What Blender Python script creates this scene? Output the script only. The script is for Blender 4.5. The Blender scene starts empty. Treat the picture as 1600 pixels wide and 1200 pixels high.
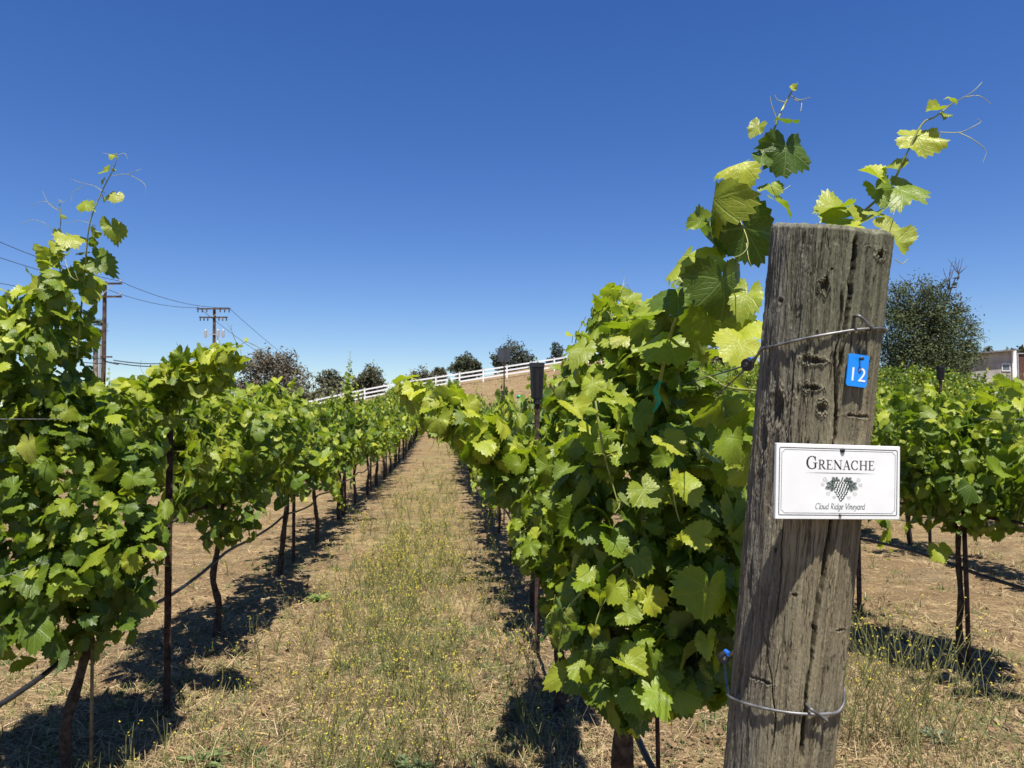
import bpy, math, random
import numpy as np
from mathutils import Matrix, Vector

SC = bpy.context.scene
R = math.radians
# ------------------------------------------------------------------ camera
F_PX, CX, CY = 1170.0, 800.0, 600.0          # focal length and centre in photo pixels (1600 x 1200)
CAM_H, PITCH = 1.5, math.atan(55.0 / 1170.0)
cam_d = bpy.data.cameras.new('camera')
cam_d.sensor_width = 36.0
cam_d.lens = 36.0 * F_PX / 1600.0
cam_d.clip_start, cam_d.clip_end = 0.05, 3000.0
cam_d.dof.use_dof = True
cam_d.dof.focus_distance = 1.55
cam_d.dof.aperture_fstop = 17.0
cam = bpy.data.objects.new('camera', cam_d)
SC.collection.objects.link(cam)
cam.location = (0, 0, CAM_H)
cam.rotation_euler = (R(90) + PITCH, 0, 0)
SC.camera = cam
# ------------------------------------------------------------------ light
SUN = Vector((0.07, -0.345, 0.936)).normalized()       # towards the sun
SUN_EL = math.asin(SUN.z)
world = bpy.data.worlds.new('World')
SC.world = world
world.use_nodes = True
wn = world.node_tree
bg = wn.nodes['Background']
sky = wn.nodes.new('ShaderNodeTexSky')
sky.sky_type = 'NISHITA'
sky.sun_disc = False
sky.sun_elevation = SUN_EL
sky.sun_rotation = math.atan2(SUN.x, SUN.y)
sky.altitude = 300
sky.air_density = 1.0
sky.dust_density = 0.15
sky.ozone_density = 4.0
hs = wn.nodes.new('ShaderNodeHueSaturation')
hs.inputs['Saturation'].default_value = 1.27
hs.inputs['Hue'].default_value = .516
wn.links.new(sky.outputs[0], hs.inputs['Color'])
wn.links.new(hs.outputs[0], bg.inputs[0])
bg.inputs[1].default_value = 0.073
sd = bpy.data.lights.new('sun', 'SUN')
sd.energy = 5.0
sd.angle = R(0.53)
sd.color = (1.0, 0.95, 0.87)
sun = bpy.data.objects.new('sun', sd)
sun.rotation_euler = SUN.to_track_quat('Z', 'Y').to_euler()
sun.location = (0, 0, 30)
SC.collection.objects.link(sun)
SC.view_settings.view_transform = 'Standard'
SC.view_settings.look = 'None'
SC.view_settings.exposure = 0.85
SC.view_settings.gamma = 1.0
SC.cycles.max_bounces = 6
SC.cycles.diffuse_bounces = 3
SC.cycles.glossy_bounces = 2
SC.cycles.transmission_bounces = 4
SC.cycles.transparent_max_bounces = 4
SC.cycles.caustics_reflective = False
SC.cycles.caustics_refractive = False
SC.cycles.sample_clamp_indirect = 8.0

# ------------------------------------------------------------------ numeric helpers
def rng(seed): return np.random.default_rng(seed)

def _hash(ix, iy, iz, seed):
    h = (ix.astype(np.int64) * 374761393 + iy.astype(np.int64) * 668265263 + iz.astype(np.int64) * 2147483647 + seed * 144665) & 0xffffffff
    h = ((h ^ (h >> 13)) * 1274126177) & 0xffffffff
    h = ((h ^ (h >> 16)) * 2246822519) & 0xffffffff
    return ((h ^ (h >> 15)) & 0xffffff) / float(0xffffff)

def vnoise(x, y, z=0.0, seed=0):
    x, y, z = np.broadcast_arrays(np.asarray(x, float), np.asarray(y, float), np.asarray(z, float))
    fx, fy, fz = np.floor(x), np.floor(y), np.floor(z)
    u, v, w = x - fx, y - fy, z - fz
    u, v, w = u*u*(3-2*u), v*v*(3-2*v), w*w*(3-2*w)
    r = 0
    for dx in (0, 1):
        for dy in (0, 1):
            for dz in (0, 1):
                r = r + _hash(fx+dx, fy+dy, fz+dz, seed) * (u if dx else 1-u) * (v if dy else 1-v) * (w if dz else 1-w)
    return r

def fbm(x, y, z=0.0, seed=0, oct=4):
    r, a, s = 0, 0.5, 1.0
    for i in range(oct):
        r = r + a * vnoise(x*s, y*s, np.asarray(z)*s, seed+i*17)
        a *= .5; s *= 2.03
    return r / (1 - .5**oct)

def sstep(a, b, x):
    t = np.clip((np.asarray(x, float) - a) / (b - a), 0, 1)
    return t*t*(3-2*t)

def ground(x, y, bumps=True):
    """height of the terrain"""
    x = np.asarray(x, float); y = np.asarray(y, float)
    xf = np.clip(x, -40, 60)
    zf = np.where(xf < 12, 5.8 + .155*np.maximum(xf, -34), 7.66 - .13*(xf-12))
    t = np.clip((y - 18) / 59.0, 0, 1.08)
    z = zf * t * t
    z = z - .02*np.maximum(y-86, 0)
    s = sstep(6, 24, x)
    z = z + .075 * (np.clip(y, 11, 42) - 11) * s * (1 - sstep(46, 74, y))
    z = z - 1.2 * sstep(-10, -36, x) * sstep(10, 50, y)
    if bumps:
        near = np.exp(-np.maximum(y, 0) / 40)
        z = z + (fbm(x*.45, y*.45, 0, 5, 3) - .5) * .10 * near + (fbm(x*3.1, y*3.1, 0, 9, 3) - .5) * .045 * near
    return z

def G(x, y): return float(ground(np.array([x]), np.array([y]))[0])

def px(u, v, depth):
    """world point seen at photo pixel (u, v) at forward distance depth"""
    a, b = (u-CX)/F_PX, (CY-v)/F_PX
    fy = math.cos(PITCH) - b*math.sin(PITCH)
    fz = math.sin(PITCH) + b*math.cos(PITCH)
    k = depth / fy
    return np.array([a*k, depth, CAM_H + fz*k])

def norm(a): return a / np.maximum(np.linalg.norm(a, axis=-1, keepdims=True), 1e-9)

# ------------------------------------------------------------------ mesh helpers
COL = SC.collection

def mesh(name, V, quads=None, tris=None, uv=None, col=None, smooth=True):
    V = np.asarray(V, np.float32).reshape(-1, 3)
    loops, starts, tot = [], [], 0
    for F, n in ((quads, 4), (tris, 3)):
        if F is not None and len(F):
            F = np.asarray(F, np.int32).reshape(-1, n)
            starts.append(np.arange(len(F), dtype=np.int32)*n + tot)
            loops.append(F.ravel()); tot += F.size
    me = bpy.data.meshes.new(name)
    me.vertices.add(len(V)); me.vertices.foreach_set('co', V.ravel())
    L = np.concatenate(loops); S = np.concatenate(starts)
    me.loops.add(len(L)); me.loops.foreach_set('vertex_index', L)
    me.polygons.add(len(S)); me.polygons.foreach_set('loop_start', S)
    me.update(calc_edges=True)
    me.polygons.foreach_set('use_smooth', np.full(len(S), bool(smooth)))
    if uv is not None:
        l = me.uv_layers.new(name='UVMap')
        l.data.foreach_set('uv', np.asarray(uv, np.float32)[L].ravel())
    if col is not None:
        c = np.ones((len(V), 4), np.float32); c[:, :3] = col
        at = me.color_attributes.new('Col', 'FLOAT_COLOR', 'POINT')
        at.data.foreach_set('color', c.ravel())
    me.validate()
    return me

def obj(name, me, mat, parent=None, loc=None):
    o = bpy.data.objects.new(name, me)
    if mat is not None and not me.materials: me.materials.append(mat)
    COL.objects.link(o)
    if parent is not None: o.parent = parent
    if loc is not None: o.location = loc
    return o

def tag(o, label, cat, group=None):
    o['label'] = label; o['category'] = cat
    if group: o['group'] = group
    return o

def kind(o, k): o['kind'] = k; return o

def thing(name, label, cat, loc=(0, 0, 0), rotz=0.0, group=None):
    o = bpy.data.objects.new(name, None)
    o.empty_display_size = .1
    COL.objects.link(o)
    o.location = loc; o.rotation_euler = (0, 0, rotz)
    return tag(o, label, cat, group)

def dup(root, loc, rotz, label, group=None, scale=(1, 1, 1)):
    r = root.copy(); COL.objects.link(r)
    r.location = loc; r.rotation_euler = (0, 0, rotz); r.scale = scale
    r['label'] = label
    if group: r['group'] = group
    for ch in list(root.children):
        c = ch.copy(); COL.objects.link(c); c.parent = r
        for g in list(ch.children):
            d = g.copy(); COL.objects.link(d); d.parent = c
    return r

class MB:
    """collects simple shapes into one mesh"""
    def __init__(s): s.V, s.Q, s.T, s.n = [], [], [], 0
    def add(s, V, Q=None, T=None):
        V = np.asarray(V, float).reshape(-1, 3)
        if Q is not None and len(Q): s.Q.append(np.asarray(Q).reshape(-1, 4) + s.n)
        if T is not None and len(T): s.T.append(np.asarray(T).reshape(-1, 3) + s.n)
        s.V.append(V); s.n += len(V); return s
    def box(s, lo, hi, M=None):
        (a, b, c), (d, e, f) = lo, hi
        V = np.array([[a,b,c],[d,b,c],[d,e,c],[a,e,c],[a,b,f],[d,b,f],[d,e,f],[a,e,f]], float)
        if M is not None: V = np.array([list(M @ Vector(p)) for p in V])
        return s.add(V, [[0,3,2,1],[4,5,6,7],[0,1,5,4],[1,2,6,5],[2,3,7,6],[3,0,4,7]])
    def tube(s, P, r, sides=6, cap=True):
        P = np.asarray(P, float); K = len(P)
        r = np.broadcast_to(np.asarray(r, float), (K,))
        V, Q = tubes(P[None], r[None], sides)
        T = []
        if cap:
            V = np.vstack([V, P[0], P[-1]]); b = K*sides
            for i in range(sides):
                j = (i+1) % sides
                T.append([b, j, i]); T.append([b+1, (K-1)*sides+i, (K-1)*sides+j])
        return s.add(V, Q, T)
    def bar(s, p, q, w, h):
        """box beam from p to q, w wide (level), h high"""
        p, q = np.asarray(p, float), np.asarray(q, float)
        d = norm(q-p); sd_ = np.cross(d, [0, 0, 1.0])
        if np.linalg.norm(sd_) < 1e-4: sd_ = np.array([1.0, 0, 0])
        sd_ = norm(sd_)*w/2; up = norm(np.cross(sd_, d))*h/2
        V = [p-sd_-up, p+sd_-up, q+sd_-up, q-sd_-up, p-sd_+up, p+sd_+up, q+sd_+up, q-sd_+up]
        return s.add(V, [[0,3,2,1],[4,5,6,7],[0,1,5,4],[1,2,6,5],[2,3,7,6],[3,0,4,7]])
    def build(s, name, mat, parent=None, smooth=False, loc=None):
        me = mesh(name, np.vstack(s.V), np.vstack(s.Q) if s.Q else None, np.vstack(s.T) if s.T else None, smooth=smooth)
        return obj(name, me, mat, parent, loc)

def tubes(P, Rr, sides):
    """P (N,K,3) polylines, Rr (N,K) radii -> verts, quads"""
    N, K, _ = P.shape
    d = np.empty_like(P)
    d[:, 1:-1] = P[:, 2:] - P[:, :-2]; d[:, 0] = P[:, 1]-P[:, 0]; d[:, -1] = P[:, -1]-P[:, -2]
    d = norm(d)
    ref = np.where(np.abs(d[..., 2:3]) > .9, np.array([1.0, 0, 0]), np.array([0, 0, 1.0]))
    a = norm(np.cross(d, ref)); b = np.cross(d, a)
    th = np.arange(sides) * 2*math.pi/sides
    V = P[:, :, None, :] + Rr[:, :, None, None] * (a[:, :, None, :]*np.cos(th)[None, None, :, None] + b[:, :, None, :]*np.sin(th)[None, None, :, None])
    i = np.arange(N)[:, None, None]*K*sides + np.arange(K-1)[None, :, None]*sides
    j = np.arange(sides)[None, None, :]; j2 = (j+1) % sides
    Q = np.stack([i+j, i+j2, i+sides+j2, i+sides+j], -1)
    return V.reshape(-1, 3), Q.reshape(-1, 4)

def spline(ctrl, n):
    """smooth curve through the control points"""
    C = np.asarray(ctrl, float)
    C = np.vstack([2*C[0]-C[1], C, 2*C[-1]-C[-2]])
    m = len(C)-3
    t = np.linspace(0, m-1e-6, n); k = t.astype(int); u = (t-k)[:, None]
    p0, p1, p2, p3 = C[k], C[k+1], C[k+2], C[k+3]
    return .5*((2*p1)+(-p0+p2)*u+(2*p0-5*p1+4*p2-p3)*u*u+(-p0+3*p1-3*p2+p3)*u**3)

# ------------------------------------------------------------------ materials
class NT:
    def __init__(s, name):
        s.m = bpy.data.materials.new(name); s.m.use_nodes = True
        s.t = s.m.node_tree; s.t.nodes.clear()
        s.out = s.n('ShaderNodeOutputMaterial')
    def n(s, typ, **kw):
        nd = s.t.nodes.new(typ)
        for k, v in kw.items(): setattr(nd, k, v)
        return nd
    def l(s, a, b): s.t.links.new(a, b)
    def put(s, sock, v):
        if isinstance(v, bpy.types.NodeSocket): s.l(v, sock)
        else: sock.default_value = v
    def math(s, op, a, b=0.0, c=0.0, clamp=False):
        nd = s.n('ShaderNodeMath', operation=op, use_clamp=clamp)
        s.put(nd.inputs[0], a); s.put(nd.inputs[1], b); s.put(nd.inputs[2], c)
        return nd.outputs[0]
    def mix(s, f, a, b, blend='MIX'):
        nd = s.n('ShaderNodeMix', data_type='RGBA', blend_type=blend)
        s.put(nd.inputs[0], f)
        for i, v in ((6, a), (7, b)):
            if not isinstance(v, bpy.types.NodeSocket): v = (*v, 1.0) if len(v) == 3 else v
            s.put(nd.inputs[i], v)
        return nd.outputs[2]
    def noise(s, vec, scale, detail=4, rough=.55, col=False):
        nd = s.n('ShaderNodeTexNoise')
        if vec is not None: s.l(vec, nd.inputs['Vector'])
        nd.inputs['Scale'].default_value = scale; nd.inputs['Detail'].default_value = detail
        nd.inputs['Roughness'].default_value = rough
        return nd.outputs['Color' if col else 'Fac']
    def ramp(s, f, lo, hi):
        nd = s.n('ShaderNodeMapRange', interpolation_type='SMOOTHSTEP')
        s.put(nd.inputs[0], f); nd.inputs[1].default_value = lo; nd.inputs[2].default_value = hi
        return nd.outputs[0]
    def mapping(s, vec, scale):
        nd = s.n('ShaderNodeMapping'); s.l(vec, nd.inputs[0]); nd.inputs['Scale'].default_value = scale
        return nd.outputs[0]
    def coord(s, which='Object'): return s.n('ShaderNodeTexCoord').outputs[which]
    def bump(s, h, strength=.5, dist=.01):
        nd = s.n('ShaderNodeBump'); s.put(nd.inputs['Height'], h)
        nd.inputs['Strength'].default_value = strength; nd.inputs['Distance'].default_value = dist
        return nd.outputs[0]
    def bsdf(s, col, rough=.7, spec=.3, metal=0.0, normal=None):
        nd = s.n('ShaderNodeBsdfPrincipled')
        s.put(nd.inputs['Base Color'], (*col, 1.0) if isinstance(col, tuple) and len(col) == 3 else col)
        s.put(nd.inputs['Roughness'], rough)
        nd.inputs['Specular IOR Level'].default_value = spec
        s.put(nd.inputs['Metallic'], metal)
        if normal is not None: s.l(normal, nd.inputs['Normal'])
        return nd.outputs[0]
    def done(s, sh): s.l(sh, s.out.inputs[0]); return s.m

def plain(name, c, rough=.6, spec=.3, metal=0.0, var=.25, scale=9.0, bump=0.0, dark=None):
    t = NT(name); v = t.coord()
    f = t.noise(v, scale, 5)
    d = dark or tuple(x*(1-var*1.6) for x in c)
    h = tuple(min(1, x*(1+var*.5)) for x in c)
    col = t.mix(t.ramp(f, .3, .7), d, h)
    nm = t.bump(t.noise(v, scale*6, 4), bump, .003) if bump else None
    return t.done(t.bsdf(col, rough, spec, metal, nm))

def leaf_material(name, transl=.28, veins=True, rough=.43):
    t = NT(name)
    at = t.n('ShaderNodeVertexColor', layer_name='Col').outputs[0]
    co = t.coord()
    blot = t.ramp(t.noise(co, 38, 3), .35, .72)
    base = t.mix(t.math('MULTIPLY', blot, .38), at, t.mix(1.0, at, (.55, .72, .55), 'MULTIPLY'))
    spot = t.ramp(t.noise(co, 62, 4, .7), .63, .70)
    base = t.mix(t.math('MULTIPLY', t.math('MULTIPLY', spot, t.ramp(t.noise(co, 5, 2), .42, .6)), .75), base, (.26, .17, .055))
    nm = None
    if veins:
        uv = t.n('ShaderNodeSeparateXYZ'); t.l(t.coord('UV'), uv.inputs[0])
        u = t.math('ABSOLUTE', uv.outputs[0]); v = uv.outputs[1]
        best = None
        for k, ph in enumerate((0.0, 52.0, 112.0)):
            c, s_ = math.cos(R(ph)), math.sin(R(ph))
            perp = t.math('ABSOLUTE', t.math('SUBTRACT', t.math('MULTIPLY', u, c), t.math('MULTIPLY', v, s_)))
            al = t.math('ADD', t.math('MULTIPLY', u, s_), t.math('MULTIPLY', v, c))
            perp = t.math('ADD', perp, t.math('LESS_THAN', al, 0.0))
            # side veins run off the main one at about 45 degrees
            fr = t.math('ABSOLUTE', t.math('SUBTRACT', t.math('FRACT', t.math('MULTIPLY', t.math('SUBTRACT', al, t.math('MULTIPLY', perp, .9)), 8.0)), .5))
            side = t.math('ADD', t.math('MULTIPLY', fr, .11), t.math('MULTIPLY', t.math('GREATER_THAN', perp, .2), 1.0))
            d = t.math('MINIMUM', perp, t.math('ADD', side, .010))
            best = d if best is None else t.math('MINIMUM', best, d)
        vein = t.math('SUBTRACT', 1.0, t.ramp(best, .004, .022))
        base = t.mix(t.math('MULTIPLY', vein, .40), base, t.mix(.6, at, (.30, .38, .10)))
        h = t.math('ADD', t.math('MULTIPLY', vein, -.7), t.math('MULTIPLY', t.noise(co, 120, 2), .8))
        nm = t.bump(h, .35, .004)
    geo = t.n('ShaderNodeNewGeometry').outputs['Backfacing']
    under = t.mix(.5, base, (.16, .21, .085))
    col = t.mix(geo, base, under)
    p = t.bsdf(col, t.math('ADD', t.math('MULTIPLY', geo, .25), rough), .32, 0, nm)
    tr = t.n('ShaderNodeBsdfTranslucent')
    t.l(t.mix(1.0, t.mix(.25, base, (.26, .40, .02)), (1.70, 1.80, .75), 'MULTIPLY'), tr.inputs[0])
    mx = t.n('ShaderNodeMixShader'); mx.inputs[0].default_value = transl
    t.l(p, mx.inputs[1]); t.l(tr.outputs[0], mx.inputs[2])
    return t.done(mx.outputs[0])

def attr_mat(name, rough=.8, spec=.15, transl=0.0, noise_sc=0):
    t = NT(name)
    at = t.n('ShaderNodeVertexColor', layer_name='Col').outputs[0]
    if noise_sc: at = t.mix(t.ramp(t.noise(t.coord(), noise_sc, 3), .3, .7), t.mix(1.0, at, (.62, .62, .62), 'MULTIPLY'), at)
    p = t.bsdf(at, rough, spec)
    if transl:
        tr = t.n('ShaderNodeBsdfTranslucent'); t.l(at, tr.inputs[0])
        mx = t.n('ShaderNodeMixShader'); mx.inputs[0].default_value = transl
        t.l(p, mx.inputs[1]); t.l(tr.outputs[0], mx.inputs[2]); p = mx.outputs[0]
    return t.done(p)

M = {}
M['leaf'] = leaf_material('vine_leaf')
M['leaf_far'] = leaf_material('vine_leaf_far', veins=False)
M['bark'] = plain('vine_bark', (.080, .060, .046), .9, .1, var=.4, scale=40, bump=.8)
M['shoot'] = plain('green_shoot', (.26, .29, .07), .5, .3, var=.3, scale=25)
M['tendril'] = plain('tendril', (.36, .36, .11), .5, .3, var=.15, scale=25)
M['straw'] = attr_mat('dry_straw', .75, .2, .15)
M['weed'] = attr_mat('weed', .7, .2, .25)
M['tree'] = attr_mat('tree_foliage', .75, .15, .15)
M['wire'] = plain('galvanised_wire', (.22, .22, .22), .52, .5, .6, var=.35, scale=60)
M['stake'] = plain('rusty_steel', (.075, .045, .035), .75, .3, .2, var=.45, scale=22, bump=.4)
M['black'] = plain('black_plastic', (.018, .018, .02), .5, .4, 0, var=.2, scale=30)
M['hose'] = plain('black_hose', (.022, .023, .028), .45, .45, 0, var=.3, scale=20)
M['white_vinyl'] = plain('white_vinyl', (.80, .80, .79), .45, .35, 0, var=.04, scale=2)
M['white_panel'] = plain('white_panel', (.79, .80, .78), .42, .4, 0, var=.035, scale=26)
M['ink'] = plain('black_print', (.022, .024, .024), .5, .3, 0, var=.05)
M['green_ink'] = plain('green_print', (.025, .045, .035), .5, .3, 0, var=.1)
M['grey_ink'] = plain('grey_print', (.10, .115, .11), .5, .3, 0, var=.05)
M['stick'] = plain('weathered_stick', (.20, .165, .10), .85, .1, 0, var=.35, scale=30)
M['blue'] = plain('blue_plastic', (.010, .26, .86), .36, .45, 0, var=.04)
M['blue_dark'] = plain('blue_disc', (.02, .13, .55), .4, .45, 0, var=.2)
M['white_paint'] = plain('white_print', (.82, .84, .86), .4, .3, 0, var=.02)
M['nail'] = plain('steel_nail', (.10, .09, .085), .45, .5, .7, var=.3, scale=200)
M['green_tie'] = plain('green_tie_tape', (.01, .30, .16), .45, .4, 0, var=.2)
M['pole'] = plain('pole_wood', (.11, .075, .055), .9, .1, 0, var=.4, scale=3)
M['grey_metal'] = plain('grey_metal', (.45, .46, .47), .5, .4, .3, var=.1)
M['cable'] = plain('power_cable', (.06, .065, .075), .6, .3, 0, var=.1)
M['palm_trunk'] = plain('palm_trunk', (.30, .25, .19), .9, .1, 0, var=.4, scale=4)
M['trunk'] = plain('tree_bark', (.10, .075, .055), .95, .1, 0, var=.4, scale=5)
# ------------------------------------------------------------------ rows of the vineyard
ROW_DIR = -.085                                   # rows run straight ahead, drifting a little to the left
def row_x(off, y): return off + ROW_DIR * y
ROW_ANG = math.atan(-ROW_DIR)                     # turn of local +Y into the row direction
L1, R1, R2 = -1.611, .568, 3.045
ROWS = {'L1': L1, 'L2': L1-2.6, 'L3': L1-5.2, 'R1': R1, 'R2': R2}
for _i in range(3, 11): ROWS['R%d' % _i] = R2 + 2.45*(_i-2)

# ------------------------------------------------------------------ the ground
def graded(fine_lo, fine_hi, step, lo, hi, grow=1.09):
    a = list(np.arange(fine_lo, fine_hi, step))
    s = step
    while a[-1] < hi: s = min(s*grow, 25); a.append(a[-1]+s)
    s = step
    while a[0] > lo: s = min(s*grow, 25); a.insert(0, a[0]-s)
    return np.array(a)
gx = graded(-4.2, 4.2, .05, -600, 600, 1.06)
gy = graded(1.6, 12, .05, -60, 900, 1.035)
X, Y = np.meshgrid(gx, gy)
Z = ground(X, Y)
nearw = np.exp(-np.maximum(Y, 0)/14)
Z = Z + (fbm(X*14, Y*14, 0, 33, 2)-.5)*.034*nearw
ny, nx = X.shape
i0 = (np.arange(ny-1)[:, None]*nx + np.arange(nx-1)[None, :]).ravel()
gq = np.stack([i0, i0+1, i0+nx+1, i0+nx], 1)

def aisle_green(x, y):
    """how much living weed there is: strongest along the middle of the grassy aisle"""
    c = (L1+R1)/2 + .17 + ROW_DIR*y
    w = np.exp(-((x-c)/.58)**2)
    n = fbm(x*1.3, y*.8, 0, 71, 3)
    g = w * (.25 + .75*sstep(3.6, 6.5, y)) * sstep(.22, .56, n + .12*w)
    return g * (1-.4*sstep(16, 40, y))

gcol = np.stack([aisle_green(X, Y), fbm(X*.5, Y*.5, 0, 81, 4), sstep(0.2, .7, fbm(X*2.0, Y*2.0, 0, 91, 3))], -1).reshape(-1, 3)
gm = mesh('ground', np.stack([X, Y, Z], -1).reshape(-1, 3), gq, col=gcol)
t = NT('dry_ground')
co = t.coord()
sep = t.n('ShaderNodeSeparateColor'); t.l(t.n('ShaderNodeVertexColor', layer_name='Col').outputs[0], sep.inputs[0])
fine = t.noise(co, 55, 6, .7)
mid = t.noise(co, 6, 5, .6)
big = t.noise(co, .35, 4)
streak = t.noise(t.mapping(co, (90, 30, 30)), 1.0, 4, .7)
dirt = t.mix(t.ramp(mid, .35, .68), (.115, .078, .043), (.265, .188, .102))
straw = t.mix(t.ramp(fine, .32, .68), (.155, .110, .056), (.47, .345, .175))
col = t.mix(t.ramp(t.math('ADD', t.math('MULTIPLY', mid, .6), t.math('MULTIPLY', streak, .4)), .36, .56), dirt, straw)
col = t.mix(t.math('MULTIPLY', t.ramp(big, .4, .66), .35), col, (.17, .105, .062))
patch = t.noise(co, 1.7, 5, .65)
col = t.mix(t.math('MULTIPLY', t.ramp(patch, .45, .62), .75), col, t.mix(t.ramp(fine, .3, .7), (.085, .066, .042), (.225, .185, .105)))
col = t.mix(t.math('MULTIPLY', sep.outputs[0], t.math('ADD', .25, t.math('MULTIPLY', t.ramp(fine, .3, .7), .5))), col, (.20, .19, .065))
hill = t.noise(t.mapping(co, (.9, 3.2, 3)), 1.0, 6, .7)
col = t.mix(t.math('MULTIPLY', t.ramp(hill, .40, .58), .8), col, t.mix(t.ramp(fine, .3, .7), (.092, .062, .034), (.240, .162, .085)))
nb = t.bump(t.math('ADD', fine, t.math('MULTIPLY', t.noise(co, 18, 4), 1.2)), .9, .02)
M['ground'] = t.done(t.bsdf(col, .95, .08, 0, nb))
kind(obj('ground', gm, M['ground']), 'structure')

# ------------------------------------------------------------------ straw, grass and weeds (nobody could count them)
def ribbons(base, az, length, lift, width, bend, col, name, mat, k=3):
    """thin blades: base (N,3); lift = elevation angle; bend = droop of the tip"""
    N = len(base)
    d = np.stack([np.cos(az)*np.cos(lift), np.sin(az)*np.cos(lift), np.sin(lift)], -1)
    side = np.stack([-np.sin(az), np.cos(az), np.zeros(N)], -1)
    r = rng(5); tw = r.uniform(-1, 1, N)[:, None]
    side = norm(side + np.array([0, 0, 1.0])*tw*.8)
    V = np.empty((N, k*2, 3)); 
    for i in range(k):
        s = i/(k-1)
        p = base + d*(length*s)[:, None] + np.array([0, 0, -1.0])*(bend*length*s*s)[:, None]
        w = width*(1-.8*s*s)
        V[:, 2*i] = p - side*w[:, None]*.5; V[:, 2*i+1] = p + side*w[:, None]*.5
    i0 = np.arange(N)[:, None]*(2*k) + 2*np.arange(k-1)[None, :]
    Q = np.stack([i0, i0+1, i0+3, i0+2], -1).reshape(-1, 4)
    me = mesh(name, V.reshape(-1, 3), Q, col=np.repeat(col, 2*k, 0), smooth=False)
    return kind(obj(name, me, mat), 'stuff')

def scatter(r, n, y0, y1, x0=-.75, x1=.75):
    """points with even picture density over the visible ground between two distances"""
    q = r.uniform(0, 1, n)
    y = 1/(1/y0 + q*(1/y1-1/y0))
    x = y*r.uniform(x0, x1, n)
    return x, y

r = rng(11)
x, y = scatter(r, 170000, 2.2, 26)
keep = r.uniform(0, 1, len(x)) < .35 + .65*sstep(.3, .6, fbm(x*2.2, y*2.2, 0, 21, 3))
x, y = x[keep], y[keep]; N = len(x)
z = ground(x, y) + r.uniform(0, .012, N)
cb = np.array([[.48, .355, .19], [.34, .235, .13], [.58, .46, .27], [.20, .14, .08], [.19, .17, .075]])[r.choice(5, N, p=[.30, .24, .10, .22, .14])] * r.uniform(.75, 1.15, (N, 1))
ribbons(np.stack([x, y, z], -1), r.uniform(0, 2*math.pi, N), (.025+.12*r.uniform(0, 1, N)**2.2)*(1+.03*y), r.uniform(-.05, .45, N), .0022*(1+.11*y)*r.uniform(.6, 1.3, N), r.uniform(-.1, .3, N), cb, 'straw_litter', M['straw'])

x, y = scatter(r, 16000, 2.3, 16)
lw = np.zeros(len(x))
for off in ROWS.values(): lw += np.exp(-((x-row_x(off, y)-.05)/.5)**2)
keep = r.uniform(0, 1, len(x)) < .08 + .6*lw; x, y = x[keep], y[keep]; N = len(x)
cb = np.array([[.16, .095, .05], [.24, .155, .08], [.10, .065, .04], [.30, .22, .12]])[r.choice(4, N)]*r.uniform(.7, 1.2, (N, 1))
ribbons(np.stack([x, y, ground(x, y)+r.uniform(.004, .02, N)], -1), r.uniform(0, 6.28, N), r.uniform(.015, .055, N), r.uniform(-.1, .5, N), r.uniform(.012, .035, N), r.uniform(-.6, .6, N), cb, 'leaf_litter', M['straw'])

# upright dry grass, in tufts
x, y = scatter(r, 11000, 2.4, 40)
keep = r.uniform(0, 1, len(x)) < .06 + .94*sstep(.48, .62, fbm(x*1.3, y*1.0, 0, 41, 3))
keep &= r.uniform(0, 1, len(x)) < .30 + .7*np.exp(-((x-(L1+R1)/2-.1-ROW_DIR*y)/.55)**2)
cx, cy = x[keep], y[keep]
hx, hy = r.uniform(-24, 22, 9000), r.uniform(36, 78, 9000)
keep = r.uniform(0, 1, 9000) < sstep(.46, .62, fbm(hx*.25, hy*.5, 0, 45, 3))
cx, cy = np.concatenate([cx, hx[keep]]), np.concatenate([cy, hy[keep]])
k = 9
x = np.repeat(cx, k) + r.normal(0, .035, len(cx)*k); y = np.repeat(cy, k) + r.normal(0, .035, len(cx)*k)
N = len(x)
cb = np.array([[.42, .32, .17], [.33, .25, .13], [.28, .26, .10], [.20, .22, .075]])[np.repeat(r.choice(4, len(cx), p=[.34, .24, .22, .20]), k)] * r.uniform(.8, 1.15, (N, 1))
ribbons(np.stack([x, y, ground(x, y)-.005], -1), r.uniform(0, 2*math.pi, N), r.uniform(.05, .17, N)*np.repeat(r.uniform(.6, 1.3, len(cx)), k), r.uniform(.7, 1.5, N), .0030*(1+.11*y), r.uniform(.1, .6, N), cb, 'dry_grass', M['straw'])

# low green grass and weeds, in the shade of the rows and along the aisle
x, y = scatter(r, 16000, 2.4, 36)
shade = np.zeros(len(x))
for off in ROWS.values(): shade += np.exp(-((x-row_x(off, y)-.1)/.45)**2)
keep = r.uniform(0, 1, len(x)) < (.09 + .14*shade + 1.3*aisle_green(x, y))*sstep(.38, .6, fbm(x*1.7, y*1.7, 0, 51, 3))
cx, cy = x[keep], y[keep]; k = 12
x = np.repeat(cx, k) + r.normal(0, .03, len(cx)*k); y = np.repeat(cy, k) + r.normal(0, .03, len(cx)*k)
N = len(x)
cb = np.array([[.13, .17, .045], [.19, .20, .06], [.10, .15, .055]])[np.repeat(r.choice(3, len(cx)), k)] * r.uniform(.75, 1.2, (N, 1))
ribbons(np.stack([x, y, ground(x, y)-.004], -1), r.uniform(0, 2*math.pi, N), r.uniform(.05, .14, N), r.uniform(.4, 1.4, N), .0036*(1+.11*y), r.uniform(.2, .8, N), cb, 'green_grass', M['weed'])

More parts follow.
